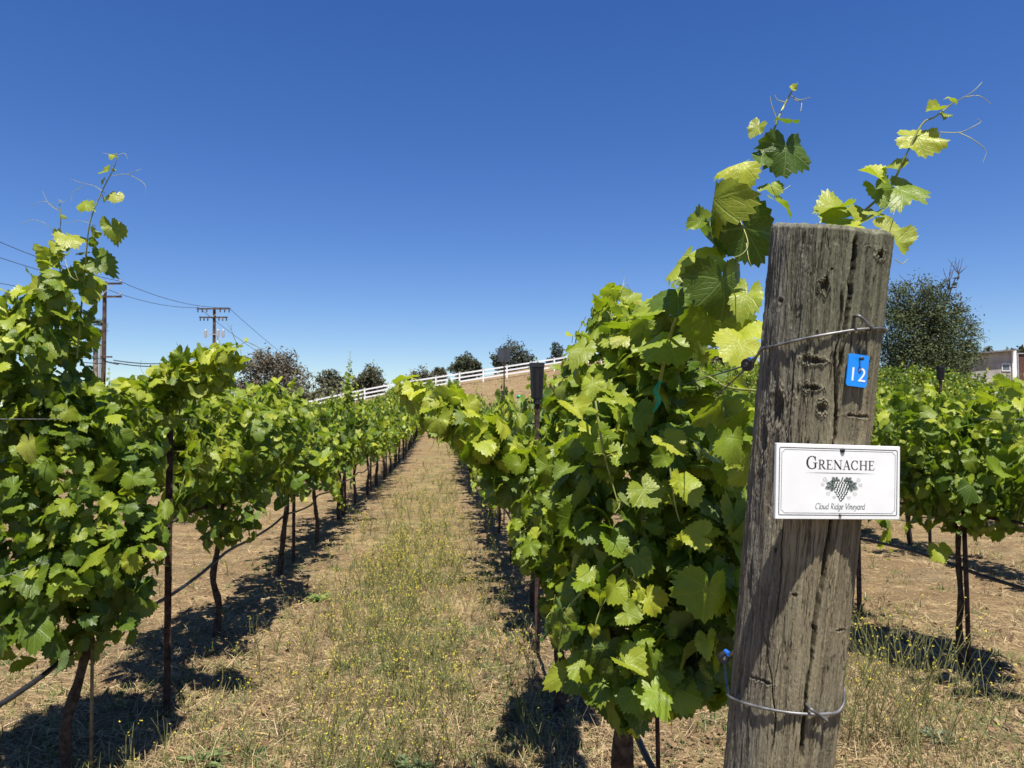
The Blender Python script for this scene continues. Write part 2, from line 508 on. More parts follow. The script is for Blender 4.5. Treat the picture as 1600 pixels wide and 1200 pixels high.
# wild mustard: thin branching green stems with little yellow flower heads
def mustard_mesh(cx, cy, h, r, far=0.0, nst=None):
    P, Rr, FV, FQ, fc = [], [], [], [], []
    SV, SC_, tips = [], [], []
    for x0, y0, hh in zip(cx, cy, h):
        z0 = G(x0, y0)
        for s in range(nst or r.integers(2, 5)):
            az = r.uniform(0, 2*math.pi); out = r.uniform(.15, .55)*hh
            H = hh*r.uniform(.7, 1.05)
            q = np.linspace(0, 1, 5)[:, None]
            e = np.array([math.cos(az)*out, math.sin(az)*out, 0])
            path = np.array([x0, y0, z0]) + e*q**1.3 + np.array([0, 0, H])*q + r.normal(0, .012, (5, 3))*q
            SV.append(path); tips.append((path[-1], 1.0))
            for b in range(r.integers(2, 5)):
                t0 = r.uniform(.35, .9); pb = path[int(t0*4)]
                a2 = r.uniform(0, 2*math.pi); l2 = hh*r.uniform(.12, .35)
                e2 = np.array([math.cos(a2)*l2*.6, math.sin(a2)*l2*.6, l2])
                SV.append(pb + e2*np.linspace(0, 1, 5)[:, None]); tips.append((pb+e2, .9))
    SV = np.array(SV); D = SV[:, 0, 1]
    rad = (.0011*(1+.10*D))[:, None]*np.linspace(1, .55, 5)[None]
    V, Q = tubes(SV, rad, 3)
    c = np.array([.20, .20, .075])*r.uniform(.7, 1.25, (len(SV), 1)); C = np.repeat(c, 15, 0)
    TP = np.array([p for p, _ in tips])
    T = np.repeat(TP, 3, 0) + r.normal(0, .006, (len(TP)*3, 3))
    keep = r.uniform(0, 1, len(T)) < .30 + .25*sstep(5, 8, T[:, 1]); T = T[keep]
    s = (.0046*(1+.035*T[:, 1]))*r.uniform(.6, 1.3, len(T))
    n = norm(r.normal(0, .5, (len(T), 3)) + np.array([0, -.3, 1.0]))
    a = norm(np.cross(n, r.normal(0, 1, (len(T), 3)))); b = np.cross(n, a)
    # four petals as two crossed strips, slightly cupped
    fv = np.stack([T + a*s[:, None] + n*s[:, None]*.3, T + b*s[:, None]*.45, T - a*s[:, None] + n*s[:, None]*.3, T - b*s[:, None]*.45,
                   T + b*s[:, None] + n*s[:, None]*.35, T + a*s[:, None]*.45 + n*.0006, T - b*s[:, None] + n*s[:, None]*.35, T - a*s[:, None]*.45 + n*.0006], 1)
    fi = np.arange(len(T))[:, None]*8 + np.array([0, 1, 2, 3])[None]
    FQ = np.concatenate([fi, fi+4]) + len(V)
    FC = np.repeat(np.array([.62, .53, .055])*r.uniform(.8, 1.1, (len(T), 1)), 8, 0)
    return np.vstack([V, fv.reshape(-1, 3)]), np.vstack([Q, FQ]), np.vstack([C, FC])

r = rng(61)
x, y = scatter(r, 7000, 3.0, 30, -.5, .5)
w = aisle_green(x, y) + .035*sstep(.45, .6, fbm(x*.8, y*.8, 0, 61, 3))
keep = r.uniform(0, 1, len(x)) < w*1.15*(.45+.55*sstep(4.5, 8, y))
x, y = x[keep], y[keep]
V, Q, C = mustard_mesh(x, y, r.uniform(.14, .34, len(x)), r)
kind(obj('mustard_weeds', mesh('mustard_weeds', V, Q, col=C, smooth=False), M['weed']), 'stuff')

def plant_thing(cx, cy, h, seed, label, n=1, spread=.1):
    r = rng(seed)
    xs = cx + r.normal(0, spread, n); ys = cy + r.normal(0, spread, n)
    V, Q, C = mustard_mesh(xs, ys, np.full(n, h)*r.uniform(.7, 1.1, n), r, nst=5)
    z = G(cx, cy)
    o = obj('mustard_plant', mesh('mustard_plant', V-np.array([cx, cy, z]), Q, col=C, smooth=False), M['weed'], loc=(cx, cy, z))
    tag(o, label, 'plant', 'clumps of flowering mustard')
p = px(1395, 1120, 3.45); plant_thing(p[0], 3.45, .62, 1, 'tall tangle of yellow flowering mustard beside the foot of the wooden post', 20, .24)
plant_thing(2.05, 3.35, .5, 8, 'sparse yellow flowering mustard growing in the open below the black hose', 6, .20)
plant_thing(-.63, 4.4, .40, 2, 'upright clump of mustard in the middle of the aisle with shadow behind', 5, .10)
plant_thing(-1.28, 4.9, .36, 3, 'dry grey brown mustard clump beside the shadow of the aisle row', 4, .09)
plant_thing(-.95, 3.75, .30, 4, 'thin mustard stalks with yellow flowers at the near end of the aisle', 4, .14)
plant_thing(-.28, 3.95, .30, 5, 'mustard stalks leaning over dark leaf shadow beside the post row', 4, .12)

# fallen red leaf and small green rosettes
r = rng(77)
def rosette(cx, cy, rad, label, colr, cat='weed'):
    N = 40; az = r.uniform(0, 6.28, N); L = rad*r.uniform(.5, 1, N)
    base = np.stack([np.full(N, 0.0), np.full(N, 0.0), np.full(N, .004)], -1) + r.normal(0, rad*.2, (N, 3))*np.array([1, 1, 0])
    d = np.stack([np.cos(az), np.sin(az), r.uniform(.1, .7, N)], -1); s = np.stack([-np.sin(az), np.cos(az), 0*az], -1)
    w = (L*.16)[:, None]
    V = np.stack([base, base+d*L[:, None]*.5-s*w, base+d*L[:, None]-np.array([0, 0, .3])*L[:, None], base+d*L[:, None]*.5+s*w], 1)
    me = mesh('rosette_weed', V.reshape(-1, 3), np.arange(N*4).reshape(-1, 4), col=np.repeat(np.array(colr)*r.uniform(.7, 1.3, (N, 1)), 4, 0), smooth=False)
    tag(obj('rosette_weed', me, M['weed'], loc=(cx, cy, G(cx, cy))), label, cat, 'low green weeds')
rosette(1.98, 3.55, .10, 'flat grey green rosette weed on bare straw, past the wooden post', (.17, .22, .13))
rosette(-1.32, 3.35, .12, 'low green weed at the bottom edge beside the aisle row trunk', (.16, .22, .08))
rosette(-.42, 3.32, .10, 'low bluish green weed in straw at the near end of the aisle', (.15, .20, .09))
rosette(-1.62, 6.3, .13, 'bright green weed patch in the shade under the aisle row', (.14, .22, .05))

# ------------------------------------------------------------------ far things: trees, fence, poles, shed
def tree(label, x, y, h, lobes, colr, seed, n=2600, leaf=.16, name='tree', group='trees beyond the vineyard', trunk_h=None, twigs=0, fill=.25, clump=30):
    """lobes: (dx, dz, rx, rz) in metres; crown of many small leaf tufts in lumpy lobes, with gaps"""
    r = rng(seed); z = G(x, y) - .1
    root = thing(name, label, 'tree', (x, y, z), 0, group)
    th = trunk_h or h*.45
    m = MB(); m.tube(spline([(0, 0, -.5), (.1, 0, th*.5), (-.1, .1, th)], 7), np.linspace(h*.035, h*.018, 7), 7)
    for dx, dz, rx, rz in lobes:
        m.tube(spline([(0, 0, th*.55), (dx*.5, r.normal(0, .3), (th*.7+dz)/2), (dx, r.normal(0, .3), dz)], 6), np.linspace(h*.016, .03, 6), 5)
        for _ in range(4):
            e = norm(r.normal(0, 1, 3))*np.array([rx, rx, rz])*.8
            m.tube(spline([(dx, 0, dz-.3*rz), (dx+e[0]*.5, e[1]*.5, dz+e[2]*.6), (dx+e[0], e[1], dz+e[2])], 5), np.linspace(h*.008, .015, 5), 4)
    for _ in range(twigs):
        l = lobes[r.integers(len(lobes))]; a = r.uniform(-.6, .6); q = r.uniform(.5, 1.3)
        b = np.array([l[0], 0, l[1]+l[3]*.5])
        m.tube(spline([b, b+np.array([a*.5, r.normal(0, .2), q*.55]), b+np.array([a*1.1, r.normal(0, .3), q])], 4), np.linspace(.03, .01, 4), 3)
    m.build('trunk', M['trunk'], root)
    A = np.array([l[2]*l[2]*l[3] for l in lobes]); ch = r.choice(len(lobes), n, p=A/A.sum())
    Lb = np.array(lobes)[ch]
    # tufts first, leaves round each tuft
    nt = max(n//clump, 8); tch = r.choice(len(lobes), nt, p=A/A.sum()); TL = np.array(lobes)[tch]
    d = norm(r.normal(0, 1, (nt, 3))); rad = r.uniform(.35, 1, nt)**.5
    tc = np.stack([TL[:, 0], 0*TL[:, 0], TL[:, 1]], -1) + d*rad[:, None]*np.stack([TL[:, 2], TL[:, 2], TL[:, 3]], -1)*r.uniform(.85, 1.12, (nt, 1))
    k = r.integers(0, nt, n); nf = int(n*fill)
    sc = np.sqrt(TL[k, 2]*TL[k, 3])*.15
    p = tc[k] + r.normal(0, 1, (n, 3))*sc[:, None]
    p = np.concatenate([p, np.stack([Lb[:, 0], 0*Lb[:, 0], Lb[:, 1]], -1)[:nf] + norm(r.normal(0, 1, (nf, 3)))*(r.uniform(0, .8, (nf, 1)))*np.stack([Lb[:, 2], Lb[:, 2], Lb[:, 3]], -1)[:nf]])
    N = len(p)
    nrm = norm(r.normal(0, .7, (N, 3)) + np.array([0, -.2, .5])); a = norm(np.cross(nrm, r.normal(0, 1, (N, 3)))); b = np.cross(nrm, a)
    s = leaf*r.uniform(.55, 1.25, N)[:, None]
    V = np.stack([p+a*s, p+b*s*.42, p-a*s, p-b*s*.42], 1)
    tone = np.concatenate([r.uniform(.7, 1.25, nt)[k], r.uniform(.7, 1.1, nf)])[:, None]
    c = np.array(colr)*tone*r.uniform(.65, 1.35, (N, 1))
    me = mesh('crown', V.reshape(-1, 3), np.arange(N*4).reshape(-1, 4), col=np.repeat(c, 4, 0), smooth=False)
    obj('crown', me, M['tree'], root)
    return root

def tree_px(label, u0, u1, v_top, v_base, y, colr, seed, n=2400, shape=None, **kw):
    """tree spanning photo columns u0..u1 with its top at row v_top, standing at distance y"""
    pt = px((u0+u1)/2, v_top, y); w = (u1-u0)/F_PX*y/2
    z = G(pt[0], y); h = pt[2]-z
    lowz = px(0, v_base, y)[2]-z
    rz = max((h-lowz)/2, .8); cz = h-rz
    if shape is None:
        rr = rng(seed+100)
        shape = [(0, cz, w*.62, rz*.95)]
        for q in range(6):
            a = rr.uniform(0, 2*math.pi); 
            shape.append((math.cos(a)*w*.55, cz+math.sin(a)*rz*.45-.05*rz, w*rr.uniform(.35, .48), rz*rr.uniform(.38, .55)))
    else:
        shape = [(a*w, cz+b*rz, c*w, d*rz) for a, b, c, d in shape]
    return tree(label, pt[0], y, h, shape, colr, seed, n, **kw)

OL, DK, BR, GY = (.118, .120, .070), (.080, .092, .052), (.140, .122, .084), (.120, .120, .086)
tree_px('broad grey brown tree rising behind the row beside the aisle, near the utility poles', 362, 496, 540, 640, 92, BR, 1, 9000, leaf=.22, shape=[(0, .0, .72, .8), (-.5, .1, .45, .6), (.45, -.1, .5, .6), (-.15, .5, .5, .42), (.2, .35, .45, .45), (-.7, -.4, .35, .55), (.72, -.5, .3, .5), (0, -.6, .9, .5)])
tree_px('low olive round tree just past the broad grey brown tree', 482, 548, 573, 640, 96, OL, 2, 4200, leaf=.22)
tree_px('olive green round tree behind a tall vine shoot of the aisle row', 544, 616, 568, 640, 97, OL, 3, 4600, leaf=.22)
tree_px('flat topped olive bush behind the low end of the white fence', 626, 684, 570, 618, 98, GY, 4, 3200, leaf=.21)
tree_px('small grey olive bush between flat topped bush and dark round tree at the fence', 668, 706, 569, 612, 97, OL, 5, 2000, leaf=.21)
tree_px('dark round tree behind the middle of the white fence', 697, 755, 549, 604, 95, DK, 6, 4400, leaf=.2)
tree_px('dark spreading tree behind the white fence and the grey solar panel', 762, 840, 529, 600, 93, (.072, .084, .060), 7, 6000, leaf=.2)
tree_px('small conical tree tip showing above the high part of the white fence', 850, 888, 533, 580, 96, (.07, .09, .07), 8, 2200, leaf=.19, shape=[(0, 0, .55, .95), (-.4, -.4, .5, .5), (.45, -.45, .5, .5)])
tree_px('bare purplish grey tree half hidden behind the vine in front of the post', 962, 1016, 468, 580, 88, (.11, .085, .085), 9, 900, leaf=.2, twigs=40)
tree_px('grey green trees showing through the vine leaves next to the wooden post', 1078, 1150, 535, 585, 90, GY, 10, 2000, leaf=.25)
tree_px('dark ragged oak with a bare twiggy branch, right of the wooden post', 1352, 1532, 428, 600, 44, (.085, .105, .045), 11, 36000, leaf=.085, fill=.10, clump=44, twigs=60,
        shape=[(0, -.15, .62, .75), (-.5, -.1, .5, .6), (.45, -.2, .48, .6), (-.15, .45, .5, .5), (.2, .3, .45, .5), (-.45, .35, .32, .35), (.72, -.25, .26, .35), (.62, .22, .2, .25), (.45, .80, .16, .16), (.62, .98, .13, .1), (0, -.6, .8, .4)])
tree_px('shrub showing above the grey wall end of the shed roof', 1515, 1560, 541, 566, 62, OL, 12, 700, leaf=.16)
tree_px('dark green shrubs over the flat roof of the shed at the picture edge', 1556, 1625, 538, 566, 64, (.075, .08, .035), 13, 1100, leaf=.17)
tree_px('low olive scrub between the broad grey brown tree and the fence end', 440, 600, 606, 650, 90, OL, 16, 3600, leaf=.22)
tree_px('dark tree at the edge behind the tall vine shoot', -50, 33, 470, 590, 60, (.045, .052, .032), 14, 7000, leaf=.17)
tree_px('low bushes under the utility poles behind the row beside the aisle', 150, 380, 606, 650, 80, (.08, .085, .05), 15, 5000, leaf=.22)

# white three rail fence up the hill
fx = np.arange(-42, 21, 2.44); fy = 77 + .0*fx
fz = ground(fx, fy)
fence = thing('ranch_fence', 'white three rail ranch fence climbing the bare brown hillside', 'fence', (fx[len(fx)//2], 77, fz[len(fx)//2]))
o0 = np.array(fence.location)
pm = MB(); pm.box((-.075, -.075, -.2), (.075, .075, 1.34)); pm.box((-.10, -.10, 1.345), (.10, .10, 1.385))
post_o = pm.build('post', M['white_vinyl'], fence)
for i in range(len(fx)):
    p = np.array([fx[i], fy[i], fz[i]])
    q = post_o if i == 0 else post_o.copy()
    if i: COL.objects.link(q); q.parent = fence
    q.location = p - o0
    if i+1 < len(fx):
        p2 = np.array([fx[i+1], fy[i+1], fz[i+1]])
        d = p2-p; L = np.linalg.norm(d)
        for h in (.42, .82, 1.22):
            if i == 0:
                m = MB(); m.box((.0, -.025, -.075), (1.0, .025, .075)); rail0 = m.build('rail', M['white_vinyl'], fence); q = rail0
            else:
                q = rail0.copy(); COL.objects.link(q); q.parent = fence
            q.location = p - o0 + np.array([.076*d[0]/L, 0, h]); q.rotation_euler = (0, -math.atan2(d[2], d[0]), 0); q.scale = (L-.152, 1, 1)

# utility poles and cables
def pole(x, y, top, label, kindn):
    z = G(x, y); root = thing('utility_pole', label, 'utility pole', (x, y, z), 0, 'utility poles'); H = top - z
    m = MB(); m.tube([(0, 0, -.5), (.06, 0, H*.5), (0, 0, H)], [.19, .16, .13], 10); m.build('pole_shaft', M['pole'], root)
    arms = ([(.18, 1.35), (1.15, 1.35)] if kindn == 1 else [(.12, 1.62), (.95, 1.35)])
    for dz, w in arms:
        m = MB(); m.bar((-w, -.2, H-dz), (w, -.2, H-dz), .11, .13); a = m.build('crossarm', M['pole'], root)
        n = 3 if kindn == 1 else 8
        for q in np.linspace(-w*.93, w*.93, n):
            if kindn == 2 and abs(q) < .3: continue
            m = MB(); s = 1 if (kindn == 1 or dz < .5) else -1
            if kindn == 2: s = -1
            m.tube([(q, -.2, H-dz+.06*s), (q, -.2, H-dz+.16*s), (q, -.2, H-dz+.24*s), (q, -.2, H-dz+.34*s)], [.02, .07, .05, .06], 7)
            m.build('insulator', M['black'] if kindn == 2 else M['grey_metal'], a)
    for s in (-1, 1):
        m = MB(); m.bar((0, -.22, H-arms[0][0]-.75), (s*.75, -.22, H-arms[0][0]-.07), .03, .05); m.build('brace', M['grey_metal'], root)
    if kindn == 2:
        for q in (-.75, .45, .95):
            m = MB(); m.tube([(q, -.15, H-2.9), (q, -.15, H-2.85), (q, -.15, H-2.2), (q, -.15, H-2.12)], [.05, .13, .13, .06], 9); m.build('fuse_cutout', M['grey_metal'], root)
        m = MB(); m.bar((-.9, -.15, H-2.6), (1.1, -.15, H-2.6), .08, .09); m.build('equipment_arm', M['grey_metal'], root)
        m = MB(); m.tube([(.42, -.12, H-4.3), (.42, -.12, H-2.7)], .05, 7); m.build('riser_conduit', M['white_vinyl'], root)
        m = MB(); m.bar((-1.1, -.15, H-4.2), (.5, -.15, H-4.2), .05, .07); m.build('service_arm', M['white_vinyl'], root)
    else:
        m = MB(); m.bar((-.1, -.15, H-5.6), (.75, -.15, H-5.6), .09, .11); m.build('service_arm', M['pole'], root)
        m = MB(); m.tube([(.35, -.2, H-5.95), (1.25, -.2, H-6.15)], .06, 6); m.build('cable_splice', M['black'], root)
        m = MB(); m.tube([(-.28, 0, -.3), (-.22, 0, H-4.6)], .07, 7); m.build('riser_conduit', M['grey_metal'], root)
    return root
P1 = px(164, 440, 55); P2 = px(335, 481, 72)
pole(P1[0], 55, P1[2], 'tall wooden utility pole with two crossarms behind the tall leafy vine', 1)
pole(P2[0], 72, P2[2], 'wooden utility pole crowded with insulators and fuses above the arching vine cane', 2)
def cable(p, q, sag, label, rad=.022):
    p, q = np.array(p), np.array(q); s = np.linspace(0, 1, 24)[:, None]
    P = p + (q-p)*s - np.array([0, 0, sag])*(4*s*(1-s))
    m = MB(); m.tube(P-p, rad, 5); o = m.build('power_cable', M['cable'], None, True, p)
    tag(o, label, 'cable', 'overhead cables')
P0 = np.array([-30.5, 36, 12.2]); P3 = px(515, 612, 118)
for k, dx in enumerate((-1.2, 1.2)):
    cable(P0+np.array([dx, 0, 0]), P1+np.array([dx, -.2, 0]), .5, ('upper', 'lower')[k] + ' high cable running in from the edge to the tall pole crossarm')
    cable(P1+np.array([dx, -.2, 0]), P2+np.array([dx*1.2, -.2, 0]), .55, ('outer', 'inner')[k] + ' sagging cable between the tops of the two utility poles')
    cable(P2+np.array([dx*1.2, -.2, 0]), P3+np.array([dx, 0, .4]), .7, ('higher', 'lower')[k] + ' cable descending from the second pole towards the hidden trees')
cable(P0+np.array([0, 0, -2.6]), P1+np.array([-.2, -.2, -1.0]), .5, 'single cable running in from the edge to the second crossarm', .02)
for k, dz in enumerate((0, -.35)):
    cable(P0+np.array([.4, 0, -5.4+dz]), P1+np.array([.3, -.2, -5.75+dz]), .5, ('upper', 'lower')[k] + ' of the low service cables entering from the edge', .03)
    cable(P1+np.array([.9, -.2, -5.85+dz*.5]), P2+np.array([-.6, -.2, -4.6+dz]), .5, ('upper', 'lower')[k] + ' of the thick low service cables between the two poles', .04)

def palm(u, v, y, label, seed):
    r = rng(seed); c = px(u, v, y); z = G(c[0], y); H = c[2]-z
    root = thing('fan_palm', label, 'palm tree', (c[0], y, z), 0, 'palms behind the tall vine')
    m = MB(); m.tube([(0, 0, -.4), (.1, 0, H*.4), (0, 0, H)], [.30, .22, .2], 9); m.build('trunk', M['palm_trunk'], root)
    V, Q, C = [], [], []
    for f in range(44):
        az = r.uniform(0, 6.28); el = r.uniform(-1.3, 1.2); L = r.uniform(.8, 1.3)
        d = np.array([math.cos(az)*math.cos(el), math.sin(az)*math.cos(el), math.sin(el)]); sd_ = norm(np.cross(d, [0, 0, 1.0])+1e-6); up = np.cross(sd_, d)
        hub = np.array([0, 0, H])+d*L*.5; col_ = np.array((.10, .12, .05) if el > -.5 else (.20, .15, .09))*r.uniform(.7, 1.2)
        for s in np.linspace(-1.3, 1.3, 13):
            e = norm(d*math.cos(s)+sd_*math.sin(s)); tip = hub+e*L*.6-np.array([0, 0, .25*L]); w = np.cross(e, up)*.035
            b = len(V); V += [hub-w, hub+w, tip+w*.3, tip-w*.3]; Q.append([b, b+1, b+2, b+3]); C += [col_]*4
    obj('crown', mesh('crown', np.array(V), Q, col=np.array(C), smooth=False), M['tree'], root)
palm(150, 512, 66, 'shaggy fan palm beside the tall utility pole', 1)
palm(46, 497, 72, 'fan palm showing through the leaves of the tall vine', 2)

# shed beyond the vines
sx0 = px(1512, 560, 47)
sh = thing('shed', 'low grey shed with white corner and dark red brown door above the vines', 'shed', (sx0[0], 47, G(sx0[0], 47)))
o0 = np.array(sh.location)
def spx(u, v): return px(u, v, 47)-o0
zt1, zt2 = spx(1512, 556)[2], spx(1570, 549)[2]
x1, x2, x3 = 0, spx(1562, 0)[0], spx(1690, 0)[0]
m = MB()
V = np.array([[x1, 0, -.5], [x2, 0, -.5], [x2, 0, zt2], [x1, 0, zt1], [x1, 5, -.5], [x2, 5, -.5], [x2, 5, zt2], [x1, 5, zt1]])
m.add(V, [[0, 1, 2, 3], [5, 4, 7, 6], [1, 5, 6, 2], [4, 0, 3, 7], [3, 2, 6, 7]])
m.build('wall', plain('grey_siding', (.40, .375, .345), .85, .2, 0, var=.2, scale=1.5), sh)
m = MB(); m.bar((x1-.25, 2.4, zt1+.07), (x2+.1, 2.4, zt2+.07), 5.6, .1); m.build('roof', plain('roof_edge', (.17, .155, .14), .8, .2), sh)
m = MB(); m.box((x2+.002, -.12, -.5), (x2+.28, .3, zt2+.1)); m.build('corner_post', M['white_vinyl'], sh)
m = MB(); m.box((x2+.29, .05, -.5), (x3, 4, zt2-.12)); g_ = m.build('door', plain('red_brown_door', (.115, .055, .042), .7, .25, 0, var=.2), sh)
m = MB()
zt = zt2-.1
m.box((x2+.40, -.02, zt-.06), (x3, .045, zt)); m.box((x2+.40, -.02, -.4), (x2+.46, .045, zt-.062)); m.box((x2+1.9, -.02, -.4), (x2+1.95, .045, zt-.062))
m.build('door_frame', M['grey_metal'], g_)
wx0, wx1 = spx(1547, 0)[0], spx(1560, 0)[0]; wz1, wz0 = spx(0, 568)[2], spx(0, 580)[2]
m = MB(); m.box((wx0, -.05, wz0), (wx1, -.005, wz0+.05)); m.box((wx0, -.05, wz1-.05), (wx1, -.005, wz1)); m.box((wx0, -.05, wz0+.052), (wx0+.05, -.005, wz1-.052)); m.box((wx1-.05, -.05, wz0+.052), (wx1, -.005, wz1-.052))
w_ = m.build('window', M['white_vinyl'], sh)
m = MB(); m.box((wx0+.05, -.03, wz0+.05), (wx1-.05, -.01, wz1-.05)); m.build('pane', plain('window_glass', (.12, .14, .16), .1, .5), w_)
# ------------------------------------------------------------------ vine leaves
LOBE_A = np.array([0, 14, 27, 40, 53, 67, 80, 95, 109, 125, 141, 158, 168, 176.0])
LOBE_R = np.array([.64, .595, .54, .55, .585, .545, .50, .515, .52, .485, .46, .37, .26, .10])
def leaf_template(n, seed):
    r = rng(seed)
    th = np.linspace(-176, 176, n)
    rr = np.interp(np.abs(th), LOBE_A, LOBE_R)
    if n >= 24:
        tooth = np.where(np.arange(n) % 2 == 0, 1.06, .935) + r.uniform(-.03, .03, n)
        tooth[0] = tooth[-1] = 1
        rr = rr*tooth
    th = R(1)*th
    u, v = rr*np.sin(th), rr*np.cos(th)
    if n >= 24:
        m = n//2; idx = np.linspace(0, n-1, m).round().astype(int)
        um, vm = np.interp(np.abs(np.degrees(th[idx])), LOBE_A, LOBE_R)*.52*np.sin(th[idx]), np.interp(np.abs(np.degrees(th[idx])), LOBE_A, LOBE_R)*.52*np.cos(th[idx])
        U = np.concatenate([[0], um, u]); V = np.concatenate([[0], vm, v])
        T = [[0, 1+i+1, 1+i] for i in range(m-1)]
        b = 1+m; j = 0
        for i in range(n-1):
            while j < m-1 and abs(idx[j+1]-i) <= abs(idx[j]-i):
                T.append([1+j, 1+j+1, b+i]); j += 1
            T.append([1+j, b+i+1, b+i])
        while j < m-1:
            T.append([1+j, 1+j+1, b+n-1]); j += 1
    else:
        U = np.concatenate([[0], u]); V = np.concatenate([[0], v])
        T = [[0, 1+i+1, 1+i] for i in range(n-1)]
    return np.stack([U, V], -1), np.array(T)

def leaves_mesh(name, pos, nrm, tip, size, col, n, seed):
    r = rng(seed)
    pos = np.asarray(pos); N = len(pos)
    nrm = norm(np.asarray(nrm)); tip = np.asarray(tip)
    tip = norm(tip - nrm*np.sum(tip*nrm, -1, keepdims=True)); U = np.cross(tip, nrm)
    size = np.asarray(size)
    VV, TT, UU, CC = [], [], [], []; base = 0
    nv = 3 if n >= 24 else 1
    for k in range(nv):
        s = np.arange(N) % nv == k
        if not s.any(): continue
        uv, T = leaf_template(n, k+seed % 7); K = len(uv); m = int(s.sum())
        u0, v0 = uv[:, 0][None], uv[:, 1][None]
        rad = np.hypot(u0, v0); th = np.arctan2(u0, v0)
        g = lambda a, b: r.normal(a, b, (m, 1))
        ph, ph2 = r.uniform(0, 6.28, (m, 1)), r.uniform(0, 6.28, (m, 1))
        st = 1 + .09*np.sin(2*th+ph) + .06*np.sin(3*th+ph2)
        asp = r.uniform(.86, 1.12, (m, 1))
        u, v = u0*st*asp, v0*st/asp
        fold, cup, droop, curl = g(.12, .32), g(-.25, .55), np.abs(g(.40, .45)), g(0, .5)
        z = fold*np.abs(u) + cup*u*u - droop*np.sign(v)*v*v + curl*u*v
        z = z + (.10*np.sin(5*th+ph) + .07*np.sin(8*th+ph2))*rad**1.6*r.uniform(.4, 1.3, (m, 1))
        S = size[s][:, None, None]
        P = pos[s][:, None, :] + S*(U[s][:, None, :]*u[..., None] + tip[s][:, None, :]*v[..., None] + nrm[s][:, None, :]*z[..., None])
        VV.append(P.reshape(-1, 3)); TT.append((T[None] + np.arange(m)[:, None, None]*K + base).reshape(-1, 3))
        UU.append(np.tile(uv, (m, 1))); CC.append(np.repeat(np.asarray(col)[s], K, 0)); base += m*K
    return mesh(name, np.vstack(VV), None, np.vstack(TT), np.vstack(UU), np.vstack(CC))

C_OLD, C_MID, C_YOUNG = np.array([.050, .092, .010]), np.array([.150, .205, .012]), np.array([.335, .355, .030])
def leaf_cols(age, r):
    a = np.clip(age + r.normal(0, .24, len(age)), 0, 1)[:, None]
    c = np.where(a < .5, C_OLD + (C_MID-C_OLD)*a*2, C_MID + (C_YOUNG-C_MID)*(a-.5)*2)
    c = c * r.uniform(.85, 1.15, (len(age), 1))
    odd = r.uniform(0, 1, len(age))
    c[odd < .014] = np.array([.31, .32, .05]); c[(odd > .022) & (odd < .0226)] = np.array([.20, .115, .05])
    return c

